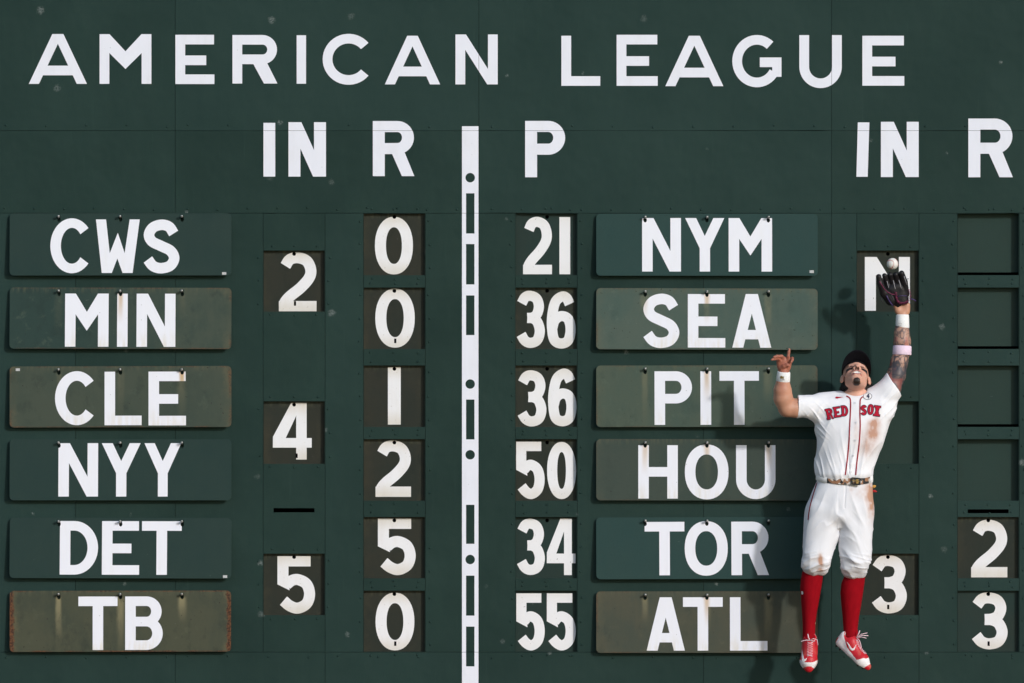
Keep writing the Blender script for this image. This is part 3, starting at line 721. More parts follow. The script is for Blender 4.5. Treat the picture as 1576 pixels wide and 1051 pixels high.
# head frame: x to the right of the photo, f out of the face, u up the head; tilted back to look up at the ball
HS = 1.07
HC = A3(W(1317, 583.5, .45)); PIT = R(53); ROLL = R(4); YAW = R(3)
ef = A3((math.sin(YAW), -math.cos(PIT)*math.cos(YAW), math.sin(PIT))); ef /= np.linalg.norm(ef)
ex = A3((math.cos(ROLL), 0, -math.sin(ROLL))); ex -= ef*ex.dot(ef); ex /= np.linalg.norm(ex)
eu = np.cross(ef, ex)*-1.0
if eu[2] < 0: eu = -eu
HM = np.stack([ex, ef, eu], 1)
Hd = lambda x, f, u: HC + HS*(ex*x + ef*f + eu*u)
HI = lambda V: ((V-HC) @ HM)/HS
class Scaled:                 # the same field with radii in head units
    def __init__(s, f): s.f = f
    def ell(s, c, r, *a, **k): s.f.ell(c, A3(r)*HS, *a, **k)
    def cone(s, a, b, ra, rb, *q, **k): s.f.cone(a, b, ra*HS, rb*HS, *q, **k)
    def chain(s, pts, *q, **k): s.f.chain([(a, r*HS) for a, r in pts], *q, **k)

bf = Field(W(1176, 1045, .12) - Vector((0, .62, 0)), W(1412, 462, .1) + Vector((0, .10, 0)), .0038)
# trunk and legs (under the clothes)
bf.stack([rowz(735,1268,1334,.47,.085), rowz(700,1266,1342,.46,.095), rowz(660,1266,1354,.45,.10), rowz(630,1272,1356,.45,.085), rowz(612,1290,1344,.45,.06)], .03)
bf.stack([rowz(735,1266,1336,.47,.09), rowz(770,1256,1336,.48,.09), rowz(800,1250,1334,.48,.075)], .03)
bf.chain([(D(1270,785,.49),.085),(D(1256,860,.50),.052),(D(1248,905,.47),.05),(D(1245,975,.46),.036)], .03)
bf.chain([(D(1312,785,.49),.085),(D(1316,866,.50),.052),(D(1311,905,.46),.05),(D(1309,975,.44),.036)], .03)
bf.chain([(D(1245,975,.46),.034),(D(1246,1012,.47),.016)], .01); bf.chain([(D(1309,975,.44),.034),(D(1324,1014,.47),.016)], .01)
# neck and shoulders
bf.chain([(D(1319,622,.43),.074),(D(1318,606,.44),.064),(D(1318,588,.44),.060)], .03)
bf.cone(D(1290,618,.44), D(1346,616,.44), .055, .055, .04)
# raised left arm
bf.chain([(D(1353,618,.44),.064),(D(1371,598,.45),.062),(D(1379.5,577,.44),.0575),(D(1384,557,.43),.052),(D(1388,541,.42),.048),(D(1388.5,526,.42),.052),(D(1388,512,.415),.046),(D(1388.6,500,.41),.037),(D(1388.8,486,.41),.033)], .02)
bf.cone(D(1382.5,478,.415), D(1380,470,.42), .024, .022, .014); bf.cone(D(1394.5,479,.41), D(1395.5,470,.41), .025, .023, .014); bf.cone(D(1388.5,486,.41), D(1389,470,.395), .03, .03, .014)
# bare right arm, elbow bent, forearm up
bf.chain([(D(1268,622,.45),.062),(D(1245,626,.48),.060),(D(1224,628,.51),.058),(D(1212,629,.53),.052)], .02)
bf.chain([(D(1210.5,628,.53),.053),(D(1205.5,613,.54),.060),(D(1204.5,600,.55),.055),(D(1205,589,.56),.041),(D(1205.4,582,.565),.034),(D(1205.6,576,.57),.030),(D(1206.5,570,.57),.030)], .014)
# bare hand: palm, index finger up, two fingers pushed out to the left, little finger curled, thumb folded across
bf.cone(D(1206.5,571,.57), D(1206,556,.585), .034, .032, .012, sy=.6); bf.cone(D(1200.5,564,.575), D(1199.5,555,.585), .020, .020, .012); bf.cone(D(1212.5,565,.575), D(1215,554,.585), .020, .017, .012)
bf.chain([(D(1212.5,555,.59),.0115),(D(1213.3,548,.60),.0098),(D(1214.2,541.8,.60),.0088),(D(1214.8,537.4,.597),.0074)], .006)
bf.chain([(D(1206.5,553,.59),.0115),(D(1203.0,548.2,.61),.0105),(D(1196.0,548.2,.63),.0092),(D(1191.4,549.4,.64),.0078)], .006)
bf.chain([(D(1202,556,.59),.0115),(D(1198.2,551.8,.61),.0105),(D(1192,552.4,.63),.009),(D(1187.8,553.6,.64),.0074)], .006)
bf.chain([(D(1216,557,.585),.0105),(D(1219.4,551.4,.60),.0098),(D(1219.6,553.5,.62),.0088),(D(1217.6,557.5,.625),.008)], .005)
bf.chain([(D(1202,566,.59),.0135),(D(1206.5,563.5,.605),.0125),(D(1211.5,561.2,.612),.0105),(D(1214.2,563,.61),.0085)], .006)
# head
hf_ = Scaled(bf)
hf_.ell(Hd(0,-.012,.046), (.077,.098,.086), .01, rot=HM)
hf_.ell(Hd(0,.030,-.030), (.0655,.066,.080), .02, rot=HM)
hf_.cone(Hd(0,.040,-.035), Hd(0,.058,-.090), .052, .034, .02)
hf_.cone(Hd(-.043,.010,-.060), Hd(-.015,.062,-.098), .018, .018, .022); hf_.cone(Hd(.043,.010,-.060), Hd(.015,.062,-.098), .018, .018, .022)
hf_.cone(Hd(-.008,.073,-.112), Hd(.008,.073,-.112), .018, .018, .018)
for sx in (-1, 1):
    hf_.ell(Hd(sx*.042,.060,-.014), (.027,.026,.020), .02, rot=HM)
    hf_.cone(Hd(sx*.010,.088,.032), Hd(sx*.042,.074,.028), .012, .010, .014)
    hf_.ell(Hd(sx*.031,.098,.010), (.018,.016,.011), .010, 's', rot=HM)
    hf_.ell(Hd(sx*.031,.072,.010), (.0135,.0135,.0125), .003, rot=HM)
hf_.cone(Hd(0,.090,.014), Hd(0,.116,-.028), .0095, .0140, .012)
for sx in (-1, 1):
    hf_.ell(Hd(sx*.0155,.103,-.032), (.0110,.0125,.0095), .007, rot=HM)
    hf_.ell(Hd(sx*.0070,.110,-.0425), (.0042,.006,.005), .002, 's', rot=HM)
hf_.ell(Hd(0,.084,-.064), (.036,.020,.026), .014, rot=HM)
hf_.chain([(Hd(-.030,.084,-.060),.005),(Hd(-.013,.101,-.0535),.0068),(Hd(.013,.101,-.0535),.0068),(Hd(.030,.084,-.060),.005)], .006)
hf_.chain([(Hd(-.028,.084,-.070),.005),(Hd(-.011,.097,-.0795),.0072),(Hd(.011,.097,-.0795),.0072),(Hd(.028,.084,-.070),.005)], .006)
hf_.ell(Hd(0,.107,-.0665), (.0255,.012,.0085), .003, 's', rot=HM)
for sx in (-1, 1):
    er = HM @ np.array(Matrix.Rotation(R(sx*22), 3, 'Z'))
    hf_.ell(Hd(sx*.0815,-.004,-.002), (.009,.021,.033), .006, rot=er); hf_.ell(Hd(sx*.0905,.004,.004), (.005,.011,.018), .005, 's', rot=er)
    hf_.ell(Hd(sx*.079,.004,-.030), (.007,.010,.011), .005, rot=er)
V, Q = bf.mesh(); V = relax(V, Q, 2, .4)
del bf
h = HI(V); px, py = PX(V); n1 = vnoise(V*38, 1); n2 = vnoise(V*120, 2)
T = np.tile(A3((.50,.255,.165)), (len(V),1)) * (.92+.16*n1)[:,None]
def lay(mask, col):
    global T
    T = T*(1-mask[:,None]) + A3(col)*mask[:,None]
inhead = (py < 612) & (px > 1285) & (px < 1352) & (V[:,1] > -1)
hd_ = lambda x0, f0, u0, rx, rf, ru: np.where(inhead, np.exp(-(((h[:,0]-x0)/rx)**2+((h[:,1]-f0)/rf)**2+((h[:,2]-u0)/ru)**2)), 0)
lay(np.where(inhead, .9, 0), (.66,.36,.265))
for sx in (-1, 1): lay(.35*hd_(sx*.045,.07,-.03,.03,.04,.03), (.56,.24,.17))
lay(.25*hd_(0,.12,-.03,.02,.03,.02), (.55,.24,.17))
lay(.12*np.where(inhead, sst(h[:,2], -.045, -.075)*sst(h[:,1], .0, .03)*(h[:,1] > 0), 0)*(.5+.5*n2), (.22,.12,.09))
mus = np.where(inhead, sst(np.abs(h[:,2]-(-.0455-.22*np.abs(h[:,0]))), .0055, .0022)*sst(np.abs(h[:,0]), .036, .028)*(h[:,1] > .07), 0)
lay(.6*mus, (.09,.05,.038))
lip = np.where(inhead & (h[:,1] > .074), sst(np.abs(h[:,0]), .034, .028)*np.maximum(sst(np.abs(h[:,2]+.0545), .0065, .004), sst(np.abs(h[:,2]+.0790), .007, .0045)), 0)
lay(.8*lip, (.36,.12,.105))
hu = h[:,2] + 13*h[:,0]**2
mo = np.where(inhead & (h[:,1] > .060) & (h[:,1] < .112), sst(((h[:,0]/.026)**2+((hu+.0650)/.0090)**2), 1.25, .8), 0)
lay(mo, (.10,.03,.03))
te = np.where(inhead & (h[:,1] > .060) & (h[:,1] < .112), sst(((h[:,0]/.0225)**2+((hu+.0625)/.0046)**2), 1.2, .8), 0)
lay(te, (.76,.73,.69))
for sx in (-1, 1):
    lay(np.where(inhead & (h[:,1] > .05), sst(np.abs(h[:,2]-.0405+.10*np.abs(h[:,0]-sx*.03)), .0065, .0035)*sst(np.abs(h[:,0]-sx*.031), .025, .018), 0)*.95, (.022,.014,.011))
    lay(np.where(inhead & (h[:,1] > .05), sst(((h[:,0]-sx*.031)/.016)**2+((h[:,2]-.011)/.0075)**2, 1.2, .7), 0)*.85, (.035,.02,.017))
    lay(.35*hd_(sx*.031,.078,.012,.022,.03,.018), (.16,.075,.055))
    q = (h[:,2] + .0135 + .24*(sx*h[:,0]-.016))
    lay(np.where(inhead & (h[:,1] > .0), sst(np.abs(q), .0115, .0085)*sst(sx*h[:,0], .013, .018)*sst(sx*h[:,0], .070, .060), 0), (.012,.010,.010))
    lay(np.where(inhead, sst(((h[:,0]-sx*.007)/.006)**2+((h[:,2]+.0425)/.0065)**2, 1.2, .6)*(h[:,1] > .09), 0), (.05,.018,.015))
lay(np.where(inhead, sst(h[:,1], -.005, -.03)*(h[:,2] > -.06), 0), (.015,.011,.010))
beard = np.where(inhead, sst((h[:,0]/.0250)**2 + ((h[:,1]-.072)/.030)**2 + ((h[:,2]+.1185)/.0180)**2 + .4*(n2-.5), 1.25, .75), 0)
lay(np.clip(beard*(.9+.3*n2), 0, 1), (.020,.012,.009))
# tattooed left arm
arm = ((px > 1360) & (py < 612) & (py > 484)).astype(float)
k1 = np.abs(vnoise(V*A3((34,34,26)), 5)-.5); k2 = np.abs(vnoise(V*A3((60,60,48)), 6)-.5); k3 = vnoise(V*20, 7)
ink = np.clip(sst(k1, .10, .045)*.95 + sst(k2, .085, .035)*.8, 0, 1); solid = sst(k3, .52, .60)
lay(arm, (.42,.245,.18))
lay(arm*np.clip(ink*.95 + solid*.7, 0, .93)*np.where(py < 530, .8, 1), (.035,.042,.055))
up = arm*sst(py, 556, 566)*sst(np.abs((px-1379)-(572-py)*.45+2), 12, 6); lay(np.clip(up*(.35+.5*n1), 0, .75), (.022,.03,.045))
lay(arm*sst(vnoise(V*30, 9), .66, .74)*.5, (.36,.10,.08))
lay(.7*((px < 1225) & (py < 574)).astype(float), (.30,.075,.048))
lay(.35*gau(px, py, 1203, 592, 7, 18)*(px < 1225), (.40,.11,.07))
person = mesh_obj('person', V, Q, M['skin'], origin=FEET, smooth=True, attr={'tint': T})
tag(person, 'leaping baseball player in white jersey and red socks, gloved arm stretched up under the ball', 'person')
kid = lambda name, V, Q, mat, T=None, parent=None, smooth=True: mesh_obj(name, V, Q, mat, parent or person, FEET, smooth, None if T is None else {'tint': T})

# --------------------------------------------------------------- jersey
jf = Field(W(1214, 750, 0)+Vector((0,-.68,0)), W(1396, 566, 0)+Vector((0,-.10,0)), .0042)
jf.stack([rowz(606,1293,1345,.45,.062), rowz(611,1276,1354,.45,.082), rowz(618,1262,1366,.45,.100), rowz(630,1255,1375,.45,.116), rowz(645,1254,1372,.455,.130), rowz(660,1256,1366,.46,.137),
          rowz(680,1258,1359.5,.465,.136), rowz(700,1257,1351.5,.47,.128), rowz(715,1255.5,1346,.475,.124), rowz(726,1256.5,1343,.475,.126), rowz(735,1260,1341,.475,.122), rowz(741,1263,1339,.475,.116)], .02)
jf.cone(D(1276,626,.46), D(1222,625,.515), .080, .070, .045); jf.cone(D(1351,627,.45), D(1384,579,.45), .090, .073, .045)
jf.cone(D(1292,613,.45), D(1262,614,.46), .045, .040, .03); jf.cone(D(1340,610,.45), D(1362,600,.45), .05, .05, .03)
jf.half(D(1227.3,625,.51), (-1,0,.04), W(1205,660,0)+Vector((0,-.75,0)), W(1250,590,0)+Vector((0,-.05,0)))
nrm = (.845, 0, .535); jf.half(D(1375.5,590.5,.45), nrm, W(1355,612,0)+Vector((0,-.75,0)), W(1405,550,0)+Vector((0,-.05,0)))
jf.cone(D(1212,627,.53), D(1231,626,.505), .054, .052, .004, 's')
# neck opening and stand-up edge
jf.ell(D(1318,600,.475), (.066,.085,.046), .012, 's'); jf.ell(D(1322,606,.60), (.030,.07,.028), .012, 's')
V, Q = jf.mesh(); V = relax(V, Q, 3, .5); del jf
N = vnormals(V, Q); px, py = PX(V)
lowf = sst(py, 640, 735)
u = (px-1308) ; wv = vnoise(np.stack([u*.085 - (735-py)*.028*np.sign(u)*.6, (py)*.008, V[:,1]*5], 1), 11)
fold = (1-np.abs(2*wv-1))**2.2
wv2 = vnoise(np.stack([(px-1310)*.05+(py-640)*.035, (py-(px-1310)*.9)*.012, V[:,1]*6], 1), 13); fold2 = (1-np.abs(2*wv2-1))**2.5
slv = sst(np.abs(px-1308), 38, 60)*sst(py, 665, 640)
wv3 = vnoise(np.stack([px*.06, py*.10+px*.05, V[:,1]*9], 1), 15)
dsp = .012*fold*lowf + .007*fold2*sst(py, 612, 640) + .018*(wv3-.5)*slv*np.where(px > 1345, .5, 1) + .007*(vnoise(V*13, 17)-.5)
arm_r = np.exp(-((px-1258)/16)**2-((py-648)/22)**2) + np.exp(-((px-1366)/16)**2-((py-630)/24)**2)
wa = vnoise(np.stack([(px+py*np.where(px < 1308, -.9, .9))*.13, (py-px*np.where(px < 1308, -.5, .5))*.02, V[:,1]*8], 1), 25); dsp += .010*arm_r*((1-np.abs(2*wa-1))**3-.3)
wb_ = vnoise(np.stack([(px-1308)*.16-(735-py)*.05*np.sign(px-1308), py*.014, V[:,1]*9], 1), 27); dsp += .006*sst(py, 675, 728)*((1-np.abs(2*wb_-1))**3-.3)
dsp -= .006*lowf
dsp += .007*gau(px, py, 1307, 730, 60, 5)                    # bloused over the belt
V = V + N*dsp[:,None]
T = np.tile(A3((.79,.79,.815)), (len(V),1)); front = (N[:,1] < .25)
st = 1.05*gau(px,py,1345.5,651.5,8,6.5) + 1.1*gau(px,py,1345,667,6.5,8) + .62*gau(px,py,1338,672,12,18) + .42*gau(px,py,1333,692,11,12) + .28*gau(px,py,1317,660,5,22) + .2*gau(px,py,1350,640,6,20)
st = np.clip(st*(.6+.55*vnoise(V*A3((70,70,34)), 21)+.25*(vnoise(V*150, 22)-.5))*front, 0, .85)
T = T*(1-st[:,None]) + A3((.42,.185,.095))*st[:,None]
jersey = kid('jersey', V, Q, M['cloth'], T)
JB = BVHTree.FromPolygons([tuple(v) for v in V], [tuple(q) for q in Q])
def conform(name, polys, mat, bvh, parent, holes=(), step=2.0, off=.003, label=None):
    allp = [q for p in polys for q in p]; x0, x1 = min(q[0] for q in allp), max(q[0] for q in allp); y0, y1 = min(q[1] for q in allp), max(q[1] for q in allp)
    ex_ = [(x0+step*(i+.5), y0+step*(j+.5)) for i in range(int((x1-x0)/step)+1) for j in range(int((y1-y0)/step)+1)]
    Vv, F = tri(polys, holes, ex_); P = []; o = Vector((0,-CAMD,ZC))
    for a, b in Vv:
        dr = (W(a, b, 0)-o).normalized(); hit = bvh.ray_cast(o, dr)
        P.append(None if hit[0] is None else hit[0]-dr*off)
    F = [f for f in F if all(P[i] is not None for i in f) and max((P[f[i]]-P[f[i-1]]).length for i in range(3)) < .05]
    if not F: return None
    P = [p if p is not None else Vector((0,0,0)) for p in P]
    G = []
    for f in F:
        a, b, c = (P[i] for i in f); G.append(f if (b-a).cross(c-a).y < 0 else f[::-1])
    us = sorted({i for f in G for i in f}); ix = {q: i for i, q in enumerate(us)}
    return mesh_obj(name, [tuple(P[i]) for i in us], [tuple(ix[i] for i in f) for f in G], mat, parent, FEET, True)
def line(pts, wd, n=6): return stroke(spline(pts, n), wd)
conform('piping', line([(1302.5,609.5),(1306.8,611.6),(1309,616),(1309,631),(1307.7,657),(1306.5,682.7),(1304,708.4),(1301,731)], 1.9), M['piping'], JB, jersey)
conform('piping', line([(1328.7,610),(1325.2,613),(1323.8,618.5),(1323.6,636.5),(1324,657),(1322.4,682.7),(1319.3,708),(1316.9,731)], 1.9), M['piping'], JB, jersey)
for x, y in ((1316,620),(1317.6,650),(1316,677.6),(1313,701.6),(1310,726)):
    conform('button', [disc(x, y, 1.7, 12)], M['button'], JB, jersey, step=1.2, off=.0045)
def jletter(ch, x0, y0, x1, y1, rot, s=3.1):
    c = ((x0+x1)/2, (y0+y1)/2); ca, sa = math.cos(R(rot)), math.sin(R(rot))
    def turn(ps): return [[(c[0]+(a-c[0])*ca-(b-c[1])*sa, c[1]+(a-c[0])*sa+(b-c[1])*ca) for a, b in p] for p in ps]
    g_ = glyph(ch, x0, y0, x1, y1, s, s*.8); o_ = glyph(ch, x0-.9, y0-.9, x1+.9, y1+.9, s+1.5, s*.8+1.5)
    if ch in 'RED':
        for yy in (y0, y1-2.6): g_.append(rect(x0-1.4, yy, x0+s+.6, yy+2.3)); o_.append(rect(x0-2.0, yy-.7, x0+s+1.2, yy+3.0))
    if ch == 'X':
        for (a, b) in ((x0-1, y0), (x1-s-.6, y0), (x0-1, y1-2.4), (x1-s-.6, y1-2.4)): g_.append(rect(a, b, a+s+1.6, b+2.4)); o_.append(rect(a-.8, b-.8, a+s+2.4, b+3.2))
    lt = conform('letter', turn(g_), M['red'], JB, jersey, off=.0045, step=2.2)
    conform('letter_border', turn(o_), M['navy'], JB, lt, off=.003, step=2.2)
for ch, a, b, c, d, rt in (('R',1272.6,628.6,1281.4,645,-13),('E',1284.2,626,1293.0,641.8,-8),('D',1295.8,624.2,1304.8,640,-3),('S',1325.2,623.6,1333.6,638.6,2),('O',1335.6,622.4,1344.2,637.8,4),('X',1346,624.4,1353.8,640.2,7)):
    jletter(ch, a, b, c, d, rt)
pt = conform('round_patch', [disc(1335.3,609.8,6.9,26,5.4)], M['navy'], JB, jersey, off=.003)
if pt:
    conform('patch_face', [disc(1335.3,609.8,6.2,26,4.7)], M['shoewhite'], JB, pt, off=.0045)
    conform('patch_figure', [[(1333.6,609.9),(1336.2,605.9),(1337.4,606.4),(1335.2,609.6)], line([(1333.4,610.3),(1338.8,611.4)], 1.3, 3)[0], line([(1333.4,610.3),(1338.8,611.4)], 1.3, 3)[-1], line([(1337.6,606.6),(1336.6,613.4)], 1.5, 3)[0], rect(1334,609.7,1338.2,611.2), [(1336.6,606.6),(1338.1,606.9),(1337.2,613.3),(1335.7,613)]], M['navy'], JB, pt, off=.006)
conform('maker_mark', [[(1285.6,611.2),(1287.5,610.0),(1290,610.6),(1298.6,610.8),(1291,612.6),(1286.8,613.4)]], M['red'], JB, jersey, off=.004, step=1.5)

# --------------------------------------------------------------- trousers
tf = Field(W(1226, 896, 0)+Vector((0,-.62,0)), W(1352, 726, 0)+Vector((0,-.16,0)), .0042)
tf.stack([rowz(731,1261,1341,.475,.106), rowz(742,1256.5,1342.5,.475,.112), rowz(760,1248.5,1343.5,.48,.122), rowz(780,1243.5,1344,.485,.122), rowz(798,1241,1343,.485,.112), rowz(812,1243,1339,.48,.085)], .02, p=2.35)
tf.stack([rowz(758,1256,1288,.485,.05), rowz(776,1244,1299,.49,.100), rowz(795,1240.5,1296.5,.49,.108), rowz(815,1237.8,1292,.495,.104), rowz(830,1236.6,1288,.50,.100), rowz(845,1236.2,1283.4,.505,.098), rowz(858,1235.6,1279.4,.51,.096), rowz(869,1233,1276.6,.50,.094), rowz(876,1234,1274.6,.49,.088), rowz(881,1237.5,1271.8,.48,.076), rowz(884.5,1241,1269,.475,.062)], .016)
tf.stack([rowz(758,1298,1336,.485,.05), rowz(776,1286,1343.2,.49,.100), rowz(795,1288,1343.4,.49,.108), rowz(815,1291.2,1342.4,.495,.104), rowz(830,1291.8,1341.6,.50,.100), rowz(848,1293.2,1339.6,.505,.098), rowz(862,1294.4,1337.6,.51,.096), rowz(874,1295.6,1336.2,.50,.094), rowz(881,1297.6,1334.6,.48,.086), rowz(886,1300.5,1332.5,.47,.074), rowz(889,1304,1330,.465,.06)], .016)
V, Q = tf.mesh(); V = relax(V, Q, 3, .5); del tf
N = vnormals(V, Q); px, py = PX(V)
kn = sst(py, 822, 872); side = np.where(px < 1290, 1, -1)
w1 = vnoise(np.stack([px*.03, (py + side*(px-np.where(px < 1290, 1256, 1316))*.55)*.085, V[:,1]*7], 1), 31); f1 = (1-np.abs(2*w1-1))**2
w2 = vnoise(np.stack([(px + (py-800)*.35*side)*.075, py*.018, V[:,1]*6], 1), 33); f2 = (1-np.abs(2*w2-1))**2.4
cr = np.exp(-((np.abs(px-1290)-(py-795)*-.2)/20)**2)*sst(py, 770, 800)*sst(py, 850, 815)
dsp = .010*(f1-.45)*kn*(1-.8*sst(py, 872, 882)) + .0085*f2*sst(py, 745, 780) + .007*(vnoise(V*11, 35)-.5) + .012*f2*cr
wc = vnoise(np.stack([(px*.9+side*py*.8)*.11, (py-side*px*.6)*.016, V[:,1]*7], 1), 38); dsp += .007*sst(py, 780, 815)*((1-np.abs(2*wc-1))**3-.3)*sst(np.abs(px-1290), 46, 20)
wd_ = vnoise(np.stack([px*.05, py*.20+side*px*.05, V[:,1]*8], 1), 39); dsp += .0065*sst(py, 845, 866)*((1-np.abs(2*wd_-1))**3-.3)*(1-.7*sst(py, 876, 884))
dsp -= .004*np.exp(-((px-(1302-(py-740)*.06))/1.0)**2)*(py < 782)*(N[:,1] < 0)
V = V + N*dsp[:,None]
T = np.tile(A3((.73,.735,.765)), (len(V),1)); front = N[:,1] < .3; nn = vnoise(V*55, 37)
st = 1.0*gau(px,py,1341,768,6.5,26) + .45*gau(px,py,1336,757,10,14) + 1.3*gau(px,py,1262.5,862,3.0,8.5) + .9*gau(px,py,1262,876,4,2.6) + .2*gau(px,py,1258,861,9,4) + .3*gau(px,py,1310,753,3,3) + .18*gau(px,py,1322,758,16,9)
st = np.clip(st*(.45+1.0*nn)*front, 0, .85); T = T*(1-st[:,None]) + A3((.42,.19,.085))*st[:,None]
trou = kid('trousers', V, Q, M['cloth'], T)
TB_ = BVHTree.FromPolygons([tuple(v) for v in V], [tuple(q) for q in Q])
conform('piping', line([(1257.4,742),(1252.8,757),(1248.2,773),(1245.2,787),(1243.6,800)], 1.5), M['piping'], TB_, trou)
# belt: a tilted ring, white tunnel loops over it, buckle
def belt_ring(t0, t1, grow, hh, n=60):
    cx, cy = W(1299.5, 735, .475).x, W(1299.5, 735, .475).y; hw, hd = px2m(42.8)+grow, .124+grow; v, f = [], []
    for i in range(n+1):
        a = R(t0 + (t1-t0)*i/n); x, y = cx+hw*math.cos(a), cy-hd*math.sin(a)
        z = W(0, 734.2-1.6*math.cos(a)*-1 + 6.2*math.sin(a), .5).z
        for dx, dz in ((0, -hh), (.0035, -hh+.002), (.0035, hh-.002), (0, hh)): v.append((x+dx*math.cos(a), y-dx*math.sin(a), z+dz))
    m = 4
    for i in range(n):
        for k in range(m-1): f.append((i*m+k, (i+1)*m+k, (i+1)*m+k+1, i*m+k+1))
    return np.array(v), f
v, f = belt_ring(0, 360, .003, .0205, 90); belt = kid('belt', v, f, M['belt'], parent=trou, smooth=False)
for a, b in ((168, 128), (14, 30), (205, 230), (310, 335)):
    v, f = belt_ring(a, b, .0065, .0215, 14); kid('belt_loop', v, f, M['band'], parent=trou)
bc = Vector(D(1317.3, 740.6, .61)); mb = MB()
for sz, th in ((.030, .006),): 
    o_ = rrect(-.030, -.0235, .030, .0235, .007); i_ = rrect(-.021, -.0145, .021, .0145, .004)
    vv, ff = slab([o_], [i_], lambda a, b: (a, b), -.006, .006); mb.add([(a+bc.x, b+bc.y, c+bc.z-.09*a) for a, b, c in vv], ff)
bk_ = mb.build('buckle', M['buckle'], trou, FEET)
mb = MB(); mb.tube([(bc.x-.024, bc.y-.006, bc.z+.004), (bc.x+.022, bc.y-.009, bc.z-.001)], .004, 6); mb.box((bc.x+.002, bc.y-.004, bc.z-.014), (bc.x+.016, bc.y-.001, bc.z+.013)); mb.build('prong', M['brass'], bk_, FEET)
# batting gloves tucked in the hip pocket
gf = Field(A3(D(1336,762,.44))-.02, A3(D(1352,738,.36))+.03, .003)
gf.chain([(D(1338,751,.41),.012),(D(1345,748.6,.42),.009),(D(1347,748,.42),.006)], .004); gf.chain([(D(1338,756,.41),.012),(D(1346,755.8,.42),.007),(D(1348.6,756.4,.42),.005)], .004)
V, Q = gf.mesh(); T = np.tile(A3((.42,.03,.03)), (len(V),1)); T[PX(V)[1] < 752.4] = (.55,.30,.07)
kid('batting_glove', V, Q, M['sock'], T)

# --------------------------------------------------------------- socks
def sock(rows, mark=None):
    v, n = [], 28
    rows = [rowz(*q) for q in rows]
    Tz = np.array(sorted(rows)); zs = np.linspace(Tz[0,0], Tz[-1,0], 46); out = []
    for z in zs:
        cx, hw, cy, hd = (np.interp(z, Tz[:,0], Tz[:,k]) for k in (1,2,3,4))
        for k in range(n):
            a = 2*math.pi*k/n; calf = 1+.08*max(0, math.sin(a))
            out.append((cx+hw*math.cos(a), cy+hd*math.sin(a)*calf, z))
    V = np.array(out); m = len(zs)
    Q = [(i*n+k, i*n+(k+1) % n, (i+1)*n+(k+1) % n, (i+1)*n+k) for i in range(m-1) for k in range(n)]
    px, py = PX(V); T = np.tile(A3((.255,.003,.008)), (len(V),1))*(.85+.3*vnoise(V*A3((160,160,8)), 41))[:,None]
    top = min(py); T *= (1-.18*((py > top+13.4) & (py < top+14.6)))[:,None]
    o = kid('sock', V, Q, M['sock'], T)
    return BVHTree.FromPolygons([tuple(q) for q in V], Q), o
b1, s1 = sock([(870,1238,1267,.475,.058),(881,1234.6,1267.2,.475,.066),(892,1232.6,1266,.47,.069),(905,1231.6,1264,.465,.070),(925,1233,1260.6,.46,.066),(945,1234.4,1257,.46,.056),(960,1235.2,1255,.46,.048),(976,1235.4,1254.6,.462,.046),(986,1235,1255.4,.475,.052),(1000,1236,1255,.49,.05)])
b2, s2 = sock([(874,1302,1332,.465,.058),(886,1299.6,1331.8,.465,.064),(898,1294.8,1330.4,.46,.068),(912,1293.4,1328.4,.455,.069),(930,1294.8,1325.6,.45,.064),(950,1296.8,1322,.445,.053),(968,1298,1320,.44,.046),(984,1300,1323,.445,.047),(998,1304,1327,.455,.046)])
conform('league_mark', [[(1233.2,910),(1235.6,909.8),(1236.2,913),(1235.4,915),(1233.4,914.6)]], M['shoewhite'], b1, s1, step=1.0)

